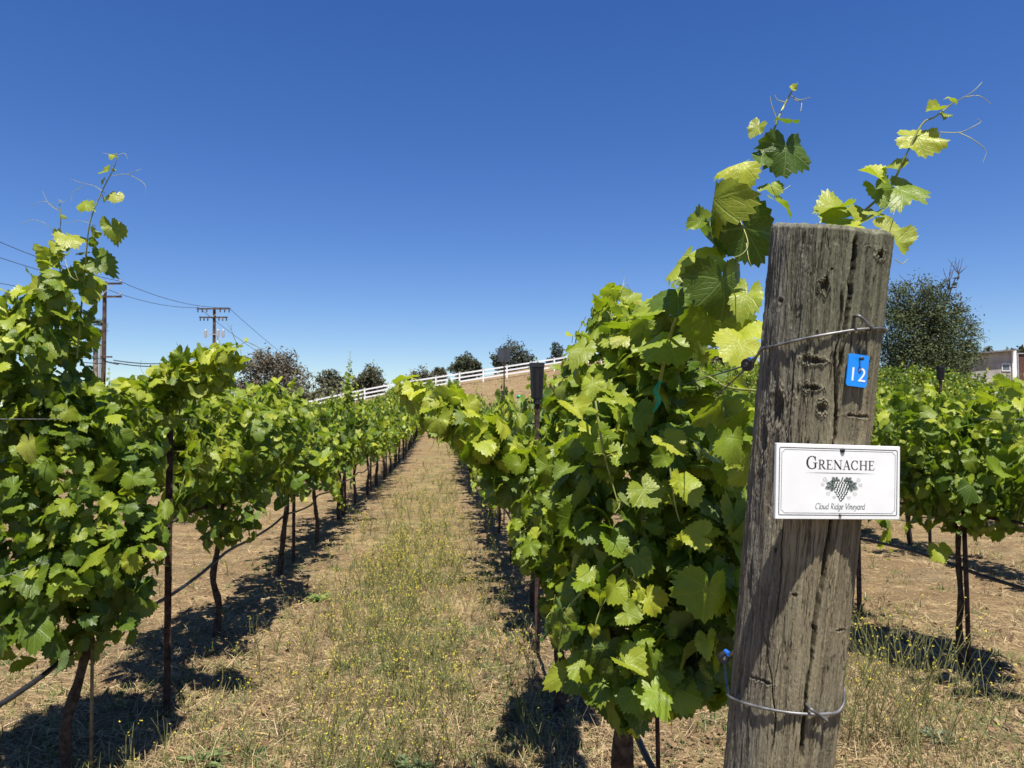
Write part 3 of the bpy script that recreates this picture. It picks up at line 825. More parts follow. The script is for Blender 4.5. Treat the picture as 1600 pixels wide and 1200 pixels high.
class Vine:
    """collects the wood, leaves and tendrils of one vine in world or local coordinates"""
    def __init__(s, seed): s.r = rng(seed); s.seed = seed; s.P, s.N, s.T, s.S, s.A = [], [], [], [], []; s.wood = MB(); s.green = MB(); s.tend = []; s.pet = []
    def leaf(s, p, n, t, size, age): s.P.append(p); s.N.append(n); s.T.append(t); s.S.append(size); s.A.append(age)
    def hang(s, p, out, size, age, j=.5, petiole=.5):
        """a leaf on its stalk growing from p towards out, blade tilted to the light and hanging"""
        r = s.r
        o = norm(np.asarray(out, float) + r.normal(0, .25, 3))
        st = p + o*size*petiole*r.uniform(.5, 1.2) + np.array([0, 0, size*.12])
        n = norm(o*.70 + np.array([.03, -.08, .62]) + r.normal(0, j, 3))
        t = o*.5 + np.array([0, 0, -.85]) + r.normal(0, .45, 3)
        s.leaf(st, n, t, size, age); s.pet.append((p, st))
    def shoot(s, pts, r0=.004, size=.11, gap=.06, taper=.3, age0=.2, age1=.9, fill=.5, spread=1.0, sides=5, tendrils=True, out=None, first=0.0):
        pts = np.asarray(pts); K = len(pts); r = s.r
        s.green.tube(pts, np.linspace(r0, r0*.35, K), sides, False)
        seg = np.linalg.norm(np.diff(pts, axis=0), axis=1); cum = np.concatenate([[0], np.cumsum(seg)]); L = cum[-1]
        q = gap*.5 + first*L; side = 1
        while q < L:
            f = q/L; k = min(np.searchsorted(cum, q), K-1)-1; k = max(k, 0)
            p = pts[k] + (pts[k+1]-pts[k])*((q-cum[k])/max(seg[k], 1e-6))
            d = norm(pts[k+1]-pts[k])
            sz = size*r.uniform(.78, 1.15)*(1 if f < 1-taper else max(.22, (1-f)/taper*.85+.12))
            w = norm(np.cross(d, [r.normal(0, .3), r.normal(0, .3), 1]))*side
            o = w*.9*spread + np.array([0, 0, .15]) if out is None else w*.5 + np.asarray(out)
            age = age0 + (age1-age0)*f**1.5
            s.hang(p, o, sz, age, .42)
            if f < .8 and r.uniform() < fill:
                s.hang(p + r.normal(0, .03, 3), -o + r.normal(0, .4, 3), sz*r.uniform(.5, .8), min(1, age+.2), .5)
            if tendrils and f > .45 and r.uniform() < .25: s.tendril(p, -w + np.array([0, 0, .5]) + r.normal(0, .3, 3), size*r.uniform(.8, 1.5))
            side = -side; q += gap*r.uniform(.8, 1.2)*(1 if f < 1-taper else .75)
    def tendril(s, p, d, L, rad=.0011):
        r = s.r; d = norm(np.asarray(d, float)); a = norm(np.cross(d, r.normal(0, 1, 3))); 
        tm = MB(); s.tend.append(tm)
        for fork in range(2):
            t = np.linspace(0, 1, 12); ang = t**2.2*r.uniform(1.5, 5.0)*(1 if fork else -1)
            pts = [np.array(p)]; dd = d.copy(); b = a if fork == 0 else -a
            for i in range(11):
                k = r.uniform(.15, .25)*t[i]**1.3*1.6
                if t[i] > .35 or fork == 0: dd = norm(dd + b*k*(1 if t[i] > .3 else 0) + np.array([0, 0, -.03]))
                b = norm(b - dd*np.dot(b, dd)); pts.append(pts[-1]+dd*L/11)
            tm.tube(pts, np.linspace(rad, rad*.6, 12), 4, False)
    def cloud(s, c, rad, n, size=.105, age=.3, shell=.55, up=.35, front=0.0):
        """leaves filling an ellipsoid of canopy, denser towards its outside"""
        r = s.r; n = int(n*1.7); d = norm(r.normal(0, 1, (n, 3))); q = r.uniform(shell**3, 1, n)**(1/3)*r.uniform(.88, 1.12, n)
        for i in range(n):
            p = c + d[i]*q[i]*rad
            o = norm(d[i]/rad*np.mean(rad) + np.array([0, -front, up]))
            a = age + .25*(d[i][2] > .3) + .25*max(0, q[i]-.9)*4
            s.hang(p, o, size*.70*r.uniform(.42, 1.28), min(a, 1), .62, .3)
    def build(s, root, origin, n, far=False, leafmat=None):
        o = np.asarray(origin)
        def mb(m, name, mat):
            if m.V: m.V = [v-o for v in m.V]; m.build(name, mat, root, True)
        mb(s.wood, 'trunk', M['bark'])
        if s.pet and not far:
            A = np.array([a for a, b in s.pet]); B = np.array([b for a, b in s.pet])
            P = np.stack([A, (A+B)/2 + np.array([0, 0, .006]), B], 1); V, Q = tubes(P, np.full((len(P), 3), .0011), 3); s.green.add(V, Q)
        mb(s.green, 'branches', M['shoot'])
        for tm in s.tend[:90]: mb(tm, 'tendril', M['tendril'])
        age = np.array(s.A)
        me = leaves_mesh('foliage', np.array(s.P)-o, s.N, s.T, s.S, leaf_cols(age, s.r), n, s.seed)
        return obj('foliage', me, leafmat or (M['leaf_far'] if far else M['leaf']), root)

def grow(r, p, d, L, lift, sag, wob=.16, step=.05):
    p = np.array(p, float); d = norm(np.array(d, float)); P = [p]
    K = max(4, int(L/step))
    for i in range(K):
        f = i/K
        d = norm(d + r.normal(0, wob, 3)*np.array([1, 1, .6]) + np.array([0, 0, lift - sag*f]))
        p = p + d*step; P.append(p)
        if p[2] < .42: break
    return np.array(P)

def trunk_wood(m, base, top, r, rad=.026, cordon=.95, dirv=(0, 1, 0), zc=.95):
    base, top = np.asarray(base, float), np.asarray(top, float); dv = np.asarray(dirv, float)
    w = r.normal(0, .018, (4, 3))*np.array([1, 1, 0])
    P = spline([base-np.array([0, 0, .08]), base*.75+top*.25+w[0], base*.5+top*.5+w[1], base*.22+top*.78+w[2], top], 16)
    rr = np.linspace(rad*1.25, rad*.9, 16)*(1+.14*np.sin(np.arange(16)*1.9+r.uniform(0, 6)))
    m.tube(P, rr, 9)
    for s in (-1, 1):
        e = top + dv*s*cordon
        m.tube(spline([top-np.array([0, 0, .03]), top+dv*s*.12+np.array([0, 0, .07]), (top+e)/2+np.array([0, 0, .09])+r.normal(0, .012, 3), e+np.array([0, 0, .08])], 12), np.linspace(rad*.8, rad*.45, 12)*(1+.15*r.normal(0, .6, 12)), 7)

def generic(seed, nshoots, gap, size, n, far, width=1.0, top=1.0, sides=4):
    v = Vine(seed); r = v.r
    trunk_wood(v.wood, (0, 0, 0), (r.normal(0, .03), r.normal(0, .05), .84), r, .024 if not far else .028)
    for i in range(nshoots):
        y = r.uniform(-.98, .98); sx = r.choice([-1, 1]); u = r.uniform()
        p = (r.normal(0, .03), y, .92)
        if u < .44: P = grow(r, p, (sx*r.uniform(.05, .5)*width, r.normal(0, .3), 1), r.uniform(.6, 1.0)*top, .05, .10)
        elif u < .68: P = grow(r, p, (sx*r.uniform(.5, 1.0)*width, r.normal(0, .4), .75), r.uniform(.6, 1.05), .02, .22)
        else: P = grow(r, p, (sx*r.uniform(.7, 1.0)*width, r.normal(0, .5), .15), r.uniform(.35, .8), -.08, .22)
        v.shoot(P, .0035 if not far else .005, size, gap, age0=.15, age1=.85, fill=.75, sides=sides if not far else 3, tendrils=False)
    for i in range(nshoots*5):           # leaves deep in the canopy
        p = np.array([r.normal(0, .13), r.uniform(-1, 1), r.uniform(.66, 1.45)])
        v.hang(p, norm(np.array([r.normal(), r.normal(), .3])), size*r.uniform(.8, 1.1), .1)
    return v

# ------------------------------------------------------------------ the vines that show close up
def W(row, y): return np.array([row_x(ROWS[row], y), y, G(row_x(ROWS[row], y), y)])
def E(v, u, vv, d, ru, rv, rd, n, **kw):
    c = px(u, vv, d); k = d/F_PX
    v.cloud(c, np.array([ru*k, rd, rv*k]), n, **kw)
def PP(pts, n=24): return spline([px(*p) for p in pts], n)
def XL(v, u, w, d, size, ang, age=.5, tilt=(0, -.5, .5), jit=.15):
    """one leaf: blade centre seen at (u, w), tip pointing at ang degrees in the picture (0 right, 90 up)"""
    s = size/F_PX*d; a = R(ang)
    t = np.array([math.cos(a), 0, math.sin(a)])
    nn = norm(np.array(tilt, float) + v.r.normal(0, jit, 3))
    t = norm(t - nn*np.dot(t, nn))
    v.leaf(px(u, w, d) - t*s*.12, nn, t, s, age)
def TD(v, pts, rad=.0012):
    P = PP(pts, 16); m = MB(); m.tube(P, np.linspace(rad, rad*.55, 16), 5, False); v.tend.insert(0, m)
DV = norm(np.array([ROW_DIR, 1, 0]))
def hero(row, y, seed, label, top_h=.86, rad=.028, nshoots=8, lean=(0, 0), group=None, cordon=.9):
    b = W(row, y); v = Vine(seed)
    trunk_wood(v.wood, b, b+np.array([lean[0], lean[1], top_h]), v.r, rad, cordon, DV)
    for i in range(nshoots):
        p = b + DV*v.r.uniform(-.8, .8) + np.array([0, 0, .93])
        P = grow(v.r, p, (v.r.normal(0, .3), v.r.normal(0, .3), 1), v.r.uniform(.6, .95), .04, .14)
        v.shoot(P, .0045, .11, .06, fill=.7)
    root = thing('grapevine', label, 'grapevine', tuple(b), 0, group)
    return v, root, b

GROUP = {'L1': 'vines of the row beside the grassy aisle', 'R1': 'vines of the row behind the wooden post'}
# --- first vine of the row beside the aisle, with a shoot high against the sky
v, root, b = hero('L1', 3.28, 101, 'tall dark leafy grapevine at the picture edge with a thin shoot rising into the sky', .82, .019, 0, (.04, 0), GROUP['L1'], .3)
E(v, 95, 805, 3.3, 128, 190, .36, 520, size=.112, age=.16, front=.3)
E(v, 62, 580, 3.25, 58, 130, .28, 200, size=.105, age=.3)
E(v, 104, 455, 3.2, 34, 60, .12, 34, size=.095, age=.5)
E(v, 5, 600, 3.2, 55, 140, .3, 110, size=.105, age=.35)
E(v, 10, 880, 3.2, 70, 130, .3, 110, size=.11, age=.2)
E(v, 115, 940, 3.2, 95, 85, .3, 110, size=.115, age=.1, front=.4)
E(v, 205, 850, 3.3, 36, 85, .2, 55, size=.105, age=.35)
E(v, 190, 690, 3.5, 50, 80, .25, 100, size=.1, age=.35)
v.shoot(PP([(120, 560, 3.2), (128, 470, 3.2), (133, 420, 3.15), (140, 350, 3.1), (160, 298, 3.08), (178, 262, 3.05), (183, 240, 3.05)], 40), .0042, .07, .09, taper=.55, age0=.5, age1=.8, fill=.1, tendrils=False, first=.15)
v.shoot(PP([(100, 520, 3.2), (96, 450, 3.2), (92, 390, 3.15), (95, 340, 3.1), (92, 312, 3.1)], 30), .0036, .07, .085, taper=.5, age0=.5, age1=.8, fill=.15, tendrils=False, first=.2)
for a in ((177, 357, 3.1, 36, -70, .45), (132, 320, 3.1, 27, -110, .75), (180, 306, 3.07, 24, -95, .6), (164, 269, 3.05, 20, 170, .8), (110, 372, 3.1, 42, -60, .8), (78, 404, 3.15, 44, 200, .75), (155, 408, 3.15, 46, -40, .25), (60, 458, 3.15, 50, 190, .7), (30, 468, 3.15, 46, 200, .7), (100, 440, 3.15, 55, -120, .1), (76, 540, 3.1, 46, -80, .55), (18, 490, 3.15, 48, -130, .7),
          (145, 873, 3.0, 50, -160, .35), (50, 910, 2.95, 48, -80, .6), (130, 912, 3.0, 40, -60, .5), (20, 890, 3.0, 46, -120, .5), (55, 985, 2.95, 60, -85, .08)):
    XL(v, *a)
for pts in ([(176, 275, 3.05), (195, 272, 3.05), (212, 278, 3.02), (226, 288, 3.0), (228, 302, 3.0)], [(200, 272, 3.05), (210, 268, 3.0), (221, 264, 3.0)], [(165, 303, 3.08), (148, 291, 3.1), (125, 285, 3.1), (112, 280, 3.1)], [(132, 290, 3.1), (115, 300, 3.1), (111, 316, 3.1)],
            [(93, 330, 3.1), (76, 318, 3.1), (66, 298, 3.1)], [(92, 328, 3.1), (70, 315, 3.05), (46, 322, 3.05)], [(93, 370, 3.15), (72, 350, 3.1), (50, 344, 3.1), (32, 350, 3.1)], [(150, 353, 3.1), (125, 345, 3.1), (100, 350, 3.1)], [(183, 240, 3.05), (172, 241, 3.05), (160, 239, 3.05)], [(185, 242, 3.05), (195, 240, 3.05), (200, 250, 3.05)],
            [(92, 312, 3.1), (100, 316, 3.1), (108, 310, 3.1)], [(100, 400, 3.1), (110, 430, 3.0), (122, 438, 3.0), (118, 428, 3.0)]):
    TD(v, pts)
XL(v, 174, 241, 3.05, 11, 180, .8)
v.build(root, b, 50)

# --- second vine, behind the steel stake, whose cane arches up over the aisle
v, root, b = hero('L1', 5.24, 102, 'second aisle row grapevine, behind the steel stake, with an arching pale cane', .84, .02, 12, (.02, .0), GROUP['L1'])
E(v, 330, 690, 5.2, 88, 88, .5, 330, size=.112, age=.35)
E(v, 362, 790, 5.2, 44, 64, .3, 140, size=.11, age=.2)
E(v, 250, 650, 4.75, 66, 60, .25, 190, size=.112, age=.45)
E(v, 235, 730, 4.7, 48, 38, .2, 60, size=.11, age=.2)
E(v, 420, 670, 5.9, 62, 70, .45, 190, size=.112, age=.45)
E(v, 195, 655, 4.2, 50, 45, .2, 100, size=.115, age=.5)
E(v, 300, 592, 3.8, 62, 20, .12, 60, size=.105, age=.6)
E(v, 235, 625, 3.9, 55, 32, .14, 80, size=.105, age=.5)
E(v, 350, 562, 3.7, 26, 14, .08, 16, size=.1, age=.75)
v.shoot(PP([(160, 700, 4.0), (205, 648, 3.9), (262, 592, 3.8), (318, 562, 3.75), (362, 545, 3.7), (386, 533, 3.7)], 40), .0045, .122, .055, taper=.2, age0=.55, age1=.95, fill=.8, tendrils=True)
v.shoot(PP([(170, 725, 3.9), (230, 675, 3.8), (280, 640, 3.8)], 20), .004, .11, .08, taper=.3, age0=.5, age1=.9, fill=.5)
v.shoot(PP([(330, 640, 5.0), (345, 600, 4.9), (350, 570, 4.8)], 20), .003, .07, .08, taper=.5, age0=.5, age1=.9, fill=.2)
TD(v, [(375, 545, 3.7), (380, 565, 3.7), (388, 572, 3.7), (397, 563, 3.7)])
v.build(root, b, 50)

# --- first vine behind the wooden post
v, root, b = hero('R1', 2.25, 103, 'big bright grapevine against the wooden post with a tall shoot beside its top', .80, .030, 0, (-.05, -.02), GROUP['R1'], .25)
E(v, 998, 785, 2.25, 122, 175, .32, 380, size=.112, age=.30, front=.35)
E(v, 1105, 890, 2.1, 66, 170, .26, 180, size=.125, age=.18, front=.3)
E(v, 1022, 600, 2.3, 72, 90, .22, 130, size=.12, age=.35)
E(v, 1085, 500, 2.0, 48, 50, .14, 20, size=.125, age=.2)
E(v, 985, 1000, 2.2, 105, 95, .26, 150, size=.12, age=.25, front=.4)
E(v, 1075, 1010, 2.1, 62, 72, .2, 60, size=.125, age=.1, front=.3)
E(v, 962, 505, 2.6, 34, 50, .16, 46, size=.095, age=.6)
E(v, 1150, 690, 1.75, 26, 60, .12, 16, size=.115, age=.5)
A_ = [(1010, 690, 2.1), (1030, 600, 2.0), (1052, 510, 1.9), (1095, 425, 1.8), (1128, 365, 1.75), (1168, 300, 1.72), (1196, 240, 1.7), (1218, 180, 1.7), (1240, 138, 1.7)]
P = PP(A_, 50); v.green.tube(P, np.linspace(.0052, .0018, 50), 7, False)
for a in ((1228, 238, 1.68, 78, -95, .15, (.2, -.9, .1)), (1230, 186, 1.68, 34, 80, .3), (1182, 201, 1.68, 32, -120, .75), (1152, 256, 1.66, 62, -150, .72), (1192, 248, 1.68, 36, -70, .3), (1206, 292, 1.68, 38, -90, .45), (1222, 319, 1.66, 44, -70, .72), (1170, 366, 1.7, 100, -55, .08, (.1, -.9, -.1)), (1112, 322, 1.68, 90, -125, .55, (-.7, -.4, .3)), (1070, 408, 1.75, 88, -115, .6, (-.6, -.6, .4)),
          (1112, 378, 1.75, 66, -60, .12), (1132, 448, 1.7, 100, -80, .08, (.2, -1, -.1)), (1166, 465, 1.68, 58, -100, .8), (1170, 512, 1.65, 66, -95, .75), (1025, 482, 1.95, 72, 180, .55), (1150, 540, 1.6, 78, -125, .65), (1060, 470, 1.8, 80, -95, .12), (1110, 505, 1.75, 84, -70, .08, (.1, -.9, 0)), (1035, 540, 1.9, 86, -110, .3), (1090, 345, 1.7, 46, 150, .75),
          (1145, 690, 1.6, 51, -100, .72), (1010, 770, 1.85, 58, -70, .65), (930, 690, 2.0, 51, -60, .72), (1000, 1010, 1.9, 51, -45, .55), (985, 960, 1.85, 39, -30, .78), (1085, 835, 1.75, 56, 150, .86), (1015, 940, 1.9, 50, -70, .9), (1105, 930, 1.75, 86, -100, .03, (.1, -1, .1)), (985, 1040, 1.85, 51, -50, .5), (1025, 1085, 1.85, 62, -85, .12), (995, 1090, 1.9, 51, -80, .2), (905, 1040, 2.0, 48, -110, .35), (940, 1070, 2.0, 55, -90, .2),
          (960, 850, 1.95, 48, -80, .5), (900, 640, 2.1, 44, -70, .8), (1000, 650, 1.95, 47, -80, .6), (1050, 690, 1.85, 51, -60, .7), (1075, 760, 1.8, 51, -80, .55), (920, 900, 2.0, 45, -90, .6), (1135, 740, 1.7, 47, -75, .35), (1150, 620, 1.65, 39, -60, .5)):
    XL(v, *a)
for pts in ([(1215, 190, 1.7), (1206, 165, 1.7), (1203, 150, 1.7)], [(1236, 150, 1.7), (1250, 156, 1.7), (1266, 152, 1.68)], [(1240, 138, 1.7), (1246, 132, 1.7), (1246, 128, 1.7)], [(1240, 156, 1.7), (1252, 160, 1.7), (1251, 174, 1.68)], [(1228, 160, 1.7), (1215, 156, 1.7), (1210, 148, 1.7)],
            [(1150, 330, 1.7), (1168, 375, 1.62), (1162, 395, 1.6), (1140, 405, 1.6)], [(1166, 380, 1.62), (1170, 405, 1.6), (1176, 420, 1.6)], [(1205, 290, 1.68), (1220, 298, 1.65), (1235, 290, 1.65)], [(1100, 395, 1.75), (1120, 405, 1.7), (1107, 412, 1.7)]):
    TD(v, pts)
XL(v, 1238, 138, 1.7, 14, 90, .8)
# pale bent shoots and stalks showing among the leaves
v.shoot(PP([(925, 590, 2.0), (932, 640, 1.95), (942, 700, 1.95), (955, 750, 1.95), (968, 795, 1.95)], 20), .0042, .06, .07, taper=.5, age0=.8, age1=.95, fill=.2, out=(0, -.6, .1))
v.shoot(PP([(1040, 695, 1.85), (1048, 740, 1.82), (1055, 790, 1.82), (1062, 815, 1.82)], 16), .0036, .055, .07, taper=.5, age0=.8, age1=.95, fill=.2, out=(0, -.6, .1))
v.shoot(PP([(1000, 900, 1.95), (960, 920, 1.9), (935, 960, 1.9), (925, 1010, 1.9)], 16), .003, .07, .06, taper=.5, age0=.7, age1=.95, fill=.4, out=(0, -.5, .1))
v.shoot(PP([(1188, 611, 1.3), (1140, 606, 1.4), (1118, 595, 1.45), (1105, 588, 1.48), (1085, 592, 1.5)], 16), .0026, .03, .2, age0=.9, age1=.9, fill=0, tendrils=False)
for pts in ([(970, 880, 2.0), (915, 920, 1.98), (880, 965, 1.98), (872, 1035, 2.0)], [(1005, 590, 2.3), (965, 530, 2.35), (955, 490, 2.4), (972, 452, 2.4)], [(900, 720, 2.3), (845, 745, 2.3), (812, 790, 2.3), (803, 850, 2.3)], [(930, 620, 2.3), (905, 570, 2.35), (900, 530, 2.4), (915, 495, 2.4)], [(1040, 960, 2.0), (1010, 1020, 1.95), (1015, 1090, 1.95), (1000, 1135, 1.95)], [(1010, 840, 2.0), (985, 900, 1.92), (975, 960, 1.9)]):
    v.shoot(PP(pts, 24), .0036, .085, .055, taper=.5, age0=.35, age1=.9, fill=.6, out=(0, -.4, .1))
# the shoot behind the post, rising over its top
B_ = [(1290, 430, 1.9), (1310, 370, 1.95), (1345, 335, 1.95), (1390, 292, 1.93), (1412, 250, 1.9), (1440, 195, 1.9), (1462, 182, 1.9), (1490, 160, 1.9)]
P = PP(B_, 40); v.green.tube(P, np.linspace(.0045, .0017, 40), 7, False)
for a in ((1438, 214, 1.9, 66, -35, .85), (1416, 300, 1.9, 82, -60, .68), (1362, 272, 1.9, 48, 150, .9), (1372, 300, 1.9, 46, -80, .75), (1300, 322, 1.92, 62, 150, .8), (1308, 342, 1.9, 70, 185, .92), (1350, 342, 1.9, 48, -120, .92), (1368, 332, 1.88, 34, 60, .7), (1458, 172, 1.9, 26, 190, .6), (1480, 178, 1.9, 20, -10, .8), (1488, 153, 1.9, 18, 60, .75), (1395, 262, 1.92, 34, 120, .7), (1404, 382, 1.75, 46, -70, .7), (1330, 352, 1.86, 50, 200, .9), (1388, 356, 1.85, 44, 0, .7)):
    XL(v, *a)
for pts in ([(1468, 172, 1.9), (1492, 160, 1.88), (1520, 143, 1.85), (1535, 128, 1.85)], [(1505, 152, 1.87), (1530, 150, 1.85), (1548, 162, 1.85)], [(1458, 206, 1.9), (1498, 207, 1.87), (1520, 198, 1.85), (1533, 190, 1.85), (1526, 186, 1.85)], [(1498, 207, 1.87), (1520, 218, 1.85), (1540, 235, 1.85), (1536, 254, 1.85)], [(1402, 315, 1.85), (1396, 335, 1.83), (1395, 344, 1.83)], [(1398, 405, 1.7), (1410, 412, 1.7), (1419, 404, 1.7)]):
    TD(v, pts)
v.build(root, b, 50)

# --- second vine behind the post, whose long cane reaches across the aisle
v, root, b = hero('R1', 3.9, 104, 'second vine behind the post, its long leafy cane crossing the aisle', .84, .022, 0, (0, 0), GROUP['R1'], .5)
E(v, 874, 800, 3.4, 52, 120, .3, 220, size=.115, age=.32)
E(v, 898, 650, 3.5, 32, 80, .3, 90, size=.11, age=.4)
E(v, 890, 930, 3.3, 36, 70, .25, 75, size=.112, age=.15)
E(v, 935, 590, 3.4, 45, 66, .3, 90, size=.11, age=.4)
E(v, 965, 520, 3.3, 38, 44, .25, 40, size=.1, age=.5)
E(v, 830, 850, 3.2, 26, 40, .15, 26, size=.1, age=.5)
v.shoot(PP([(960, 800, 2.9), (900, 760, 2.8), (835, 722, 2.7), (770, 690, 2.65), (705, 655, 2.6), (660, 622, 2.6), (622, 600, 2.6)], 46), .0045, .100, .062, taper=.3, age0=.5, age1=.95, fill=.7, out=(0, -.3, -.15))
for a in ((690, 655, 2.55, 40, -80, .9), (722, 672, 2.55, 40, -60, .85), (660, 625, 2.55, 40, -100, .95), (780, 700, 2.6, 54, -70, .4), (760, 675, 2.6, 54, 160, .4), (812, 735, 2.6, 56, -90, .35), (800, 770, 2.6, 58, -75, .3), (770, 735, 2.6, 46, -120, .35), (640, 605, 2.6, 30, 150, .95)):
    XL(v, *a)
E(v, 690, 648, 2.58, 36, 22, .10, 36, size=.11, age=.8)
E(v, 745, 682, 2.6, 38, 26, .12, 40, size=.11, age=.6)
E(v, 805, 735, 2.7, 36, 40, .14, 50, size=.115, age=.4)
E(v, 640, 610, 2.6, 18, 10, .06, 10, size=.1, age=.9)
TD(v, [(675, 655, 2.55), (678, 690, 2.5), (670, 705, 2.5)]); TD(v, [(677, 680, 2.5), (684, 692, 2.5), (686, 700, 2.5)])
v.build(root, b, 50)

# --- first vine in view of the next row
v, root, b = hero('R2', 4.5, 105, 'bushy grapevine past the white sign with the black hose crossing its trunk', .84, .016, 6)
E(v, 1500, 735, 4.5, 92, 82, .45, 300, size=.115, age=.28)
E(v, 1440, 665, 4.5, 66, 50, .35, 100, size=.11, age=.35)
E(v, 1585, 700, 4.3, 60, 110, .4, 150, size=.118, age=.35)
E(v, 1525, 800, 4.4, 90, 34, .35, 70, size=.11, age=.2)
E(v, 1430, 760, 4.6, 30, 60, .3, 50, size=.11, age=.3)
for a in ((1470, 860, 4.3, 34, -80, .7), (1520, 760, 3.9, 40, -60, .15), (1560, 735, 3.9, 44, 20, .3)): XL(v, *a)
v.build(root, b, 50)

# ------------------------------------------------------------------ all the other vines: a few kinds, copied along the rows
def proto(seed, ns, gap, size, n, far, width=1.0, top=1.0):
    v = generic(seed, ns, gap, size, n, far, width, top)
    root = bpy.data.objects.new('grapevine', None); root.empty_display_size = .1
    root['category'] = 'grapevine'
    COL.objects.link(root)
    v.build(root, (0, 0, 0), n, far)
    return root
NEAR_K = [proto(201+i, 32, .058, .108, 30, False, .8) for i in range(3)]
MID_K = [proto(211+i, 30, .068, .115, 18, False, .85, 1.0+.08*(i == 2)) for i in range(4)]
FAR_K = [proto(221+i, 26, .085, .135, 9, True, .95) for i in range(4)]
used = set()
ORD = 'first second third fourth fifth sixth seventh eighth ninth tenth eleventh twelfth'.split()
ROWTXT = {'L1': 'row beside the grassy aisle', 'L2': 'row hidden behind the aisle row', 'L3': 'row two beyond the aisle row', 'R1': 'row behind the wooden post', 'R2': 'row just past the white sign'}
for i in range(3, 11): ROWTXT['R%d' % i] = ORD[i-2] + ' row past the white sign'
START = {'L1': (7.22, 2), 'L2': (7.4, 0), 'L3': (13, 0), 'R1': (5.9, 2), 'R2': (6.5, 1), 'R3': (7.0, 0), 'R4': (10, 0), 'R5': (13.2, 0), 'R6': (17, 0), 'R7': (20.5, 0), 'R8': (24, 0), 'R9': (27.5, 0), 'R10': (31, 0)}
r = rng(301)
for row, (y0, k0) in START.items():
    y = y0; k = k0
    while y < {'L1': 66, 'R1': 66, 'L2': 62, 'L3': 50, 'R2': 43, 'R3': 43, 'R4': 43}.get(row, 61):
        b = W(row, y); d = math.hypot(b[0], b[1])
        K = NEAR_K if d < 7.5 else MID_K if d < 17 else FAR_K
        root = K[r.integers(len(K))]
        rz = ROW_ANG + (math.pi if r.uniform() < .5 else 0)
        sx = r.uniform(.9, 1.12)*(.75 if row == 'R1' and y < 16 else 1)
        if row == 'R1': b[0] += .10*(y < 14)
        sc = (sx, 1.03, r.uniform(.93, 1.06)*((1 + .22*float(sstep(8, 22, y))) if row == 'L1' else 1.08 if row == 'R1' else 1.16 if row not in ('R1', 'R2') else 1.03))
        if d < 17 and k < 12:
            lab = ORD[k] + ' vine from the front in the ' + ROWTXT[row]; grp = 'vines of the ' + ROWTXT[row]
        else:
            lab = 'small far grapevine deep in the ' + ROWTXT[row]; grp = 'far vines of the ' + ROWTXT[row]
        if root.name not in used:
            used.add(root.name)
            root.location = b; root.rotation_euler = (0, 0, rz); root.scale = sc; root['label'] = lab; root['group'] = grp
        else: dup(root, b, rz, lab, grp, sc)
        y += 1.95*r.uniform(.96, 1.04); k += 1
for K in (NEAR_K, MID_K, FAR_K):
    for p in K:
        if p.name not in used:
            for c in list(p.children): bpy.data.objects.remove(c)
            bpy.data.objects.remove(p)
# a few tall shoots standing above the rows
def tall_shoot_vine(row, y, top, seed, label):
    b = W(row, y); v = Vine(seed); r = v.r
    trunk_wood(v.wood, b, b+np.array([0, 0, .84]), r, .022, .5, DV)
    for i in range(7):
        e = np.array([r.normal(0, .09), r.normal(0, .12), 0])
        P = spline([b+np.array([0, 0, .95])+e, b+np.array([0, 0, 1.4])+e*1.4, b+np.array([.02, 0, 1.4+(top-1.4)*.55])+e*.9, b+np.array([.06, 0, top-.12*i])+e*.35], 24)
        v.shoot(P, .004, .105, .05, taper=.4, age0=.3, age1=.8, fill=.7)
    root = thing('grapevine', label, 'grapevine', tuple(b), 0, 'vines of the ' + ROWTXT[row]); v.build(root, b, 14, False)
tall_shoot_vine('L1', 11.6, 2.55, 401, 'slender grapevine with a tall pointed leafy shoot standing above the aisle row')
tall_shoot_vine('R1', 17.0, 2.35, 402, 'slim upright grapevine against the bare hillside at the far end of the aisle')

# ------------------------------------------------------------------ stakes, hoses and trellis wires
def stake_mesh():
    m = MB(); m.box((-.017, -.003, -.3), (.017, .003, 1.62)); m.box((-.003, .0032, -.3), (.003, .026, 1.62))
    for k in range(24): m.box((-.006, -.008, .10+.06*k), (.006, -.0031, .125+.06*k))
    return m
st0 = stake_mesh().build('steel_stake', M['stake'])
st_used = False
def stake(row, y, label, scale=1.0, group='steel trellis stakes', dx=0.0):
    global st_used
    b = W(row, y); b[0] += dx
    o = st0
    if st_used: o = st0.copy(); COL.objects.link(o)
    st_used = True
    o.location = b; o.rotation_euler = (R(.6), R(-.5), ROW_ANG+.3); o.scale = (1, 1, scale); tag(o, label, 'stake', group)
    return o
stake('L1', 3.95, 'dark steel stake standing bare in front of the aisle row', .96, dx=.16)
for k, row in enumerate(['L1', 'R2', 'R3', 'R4', 'R5', 'L2']):
    ys = {'L1': 7.9, 'R2': 5.6, 'R3': 8.6, 'R4': 11.5, 'R5': 15.0, 'L2': 8.5}[row]; i = 0
    while ys < 30:
        stake(row, ys, (ORD[i] + (' further' if row == 'L1' else '') + ' steel stake along the ' + ROWTXT[row]), 1.05 if row[0] == 'R' else .95)
        ys += 3.9; i += 1
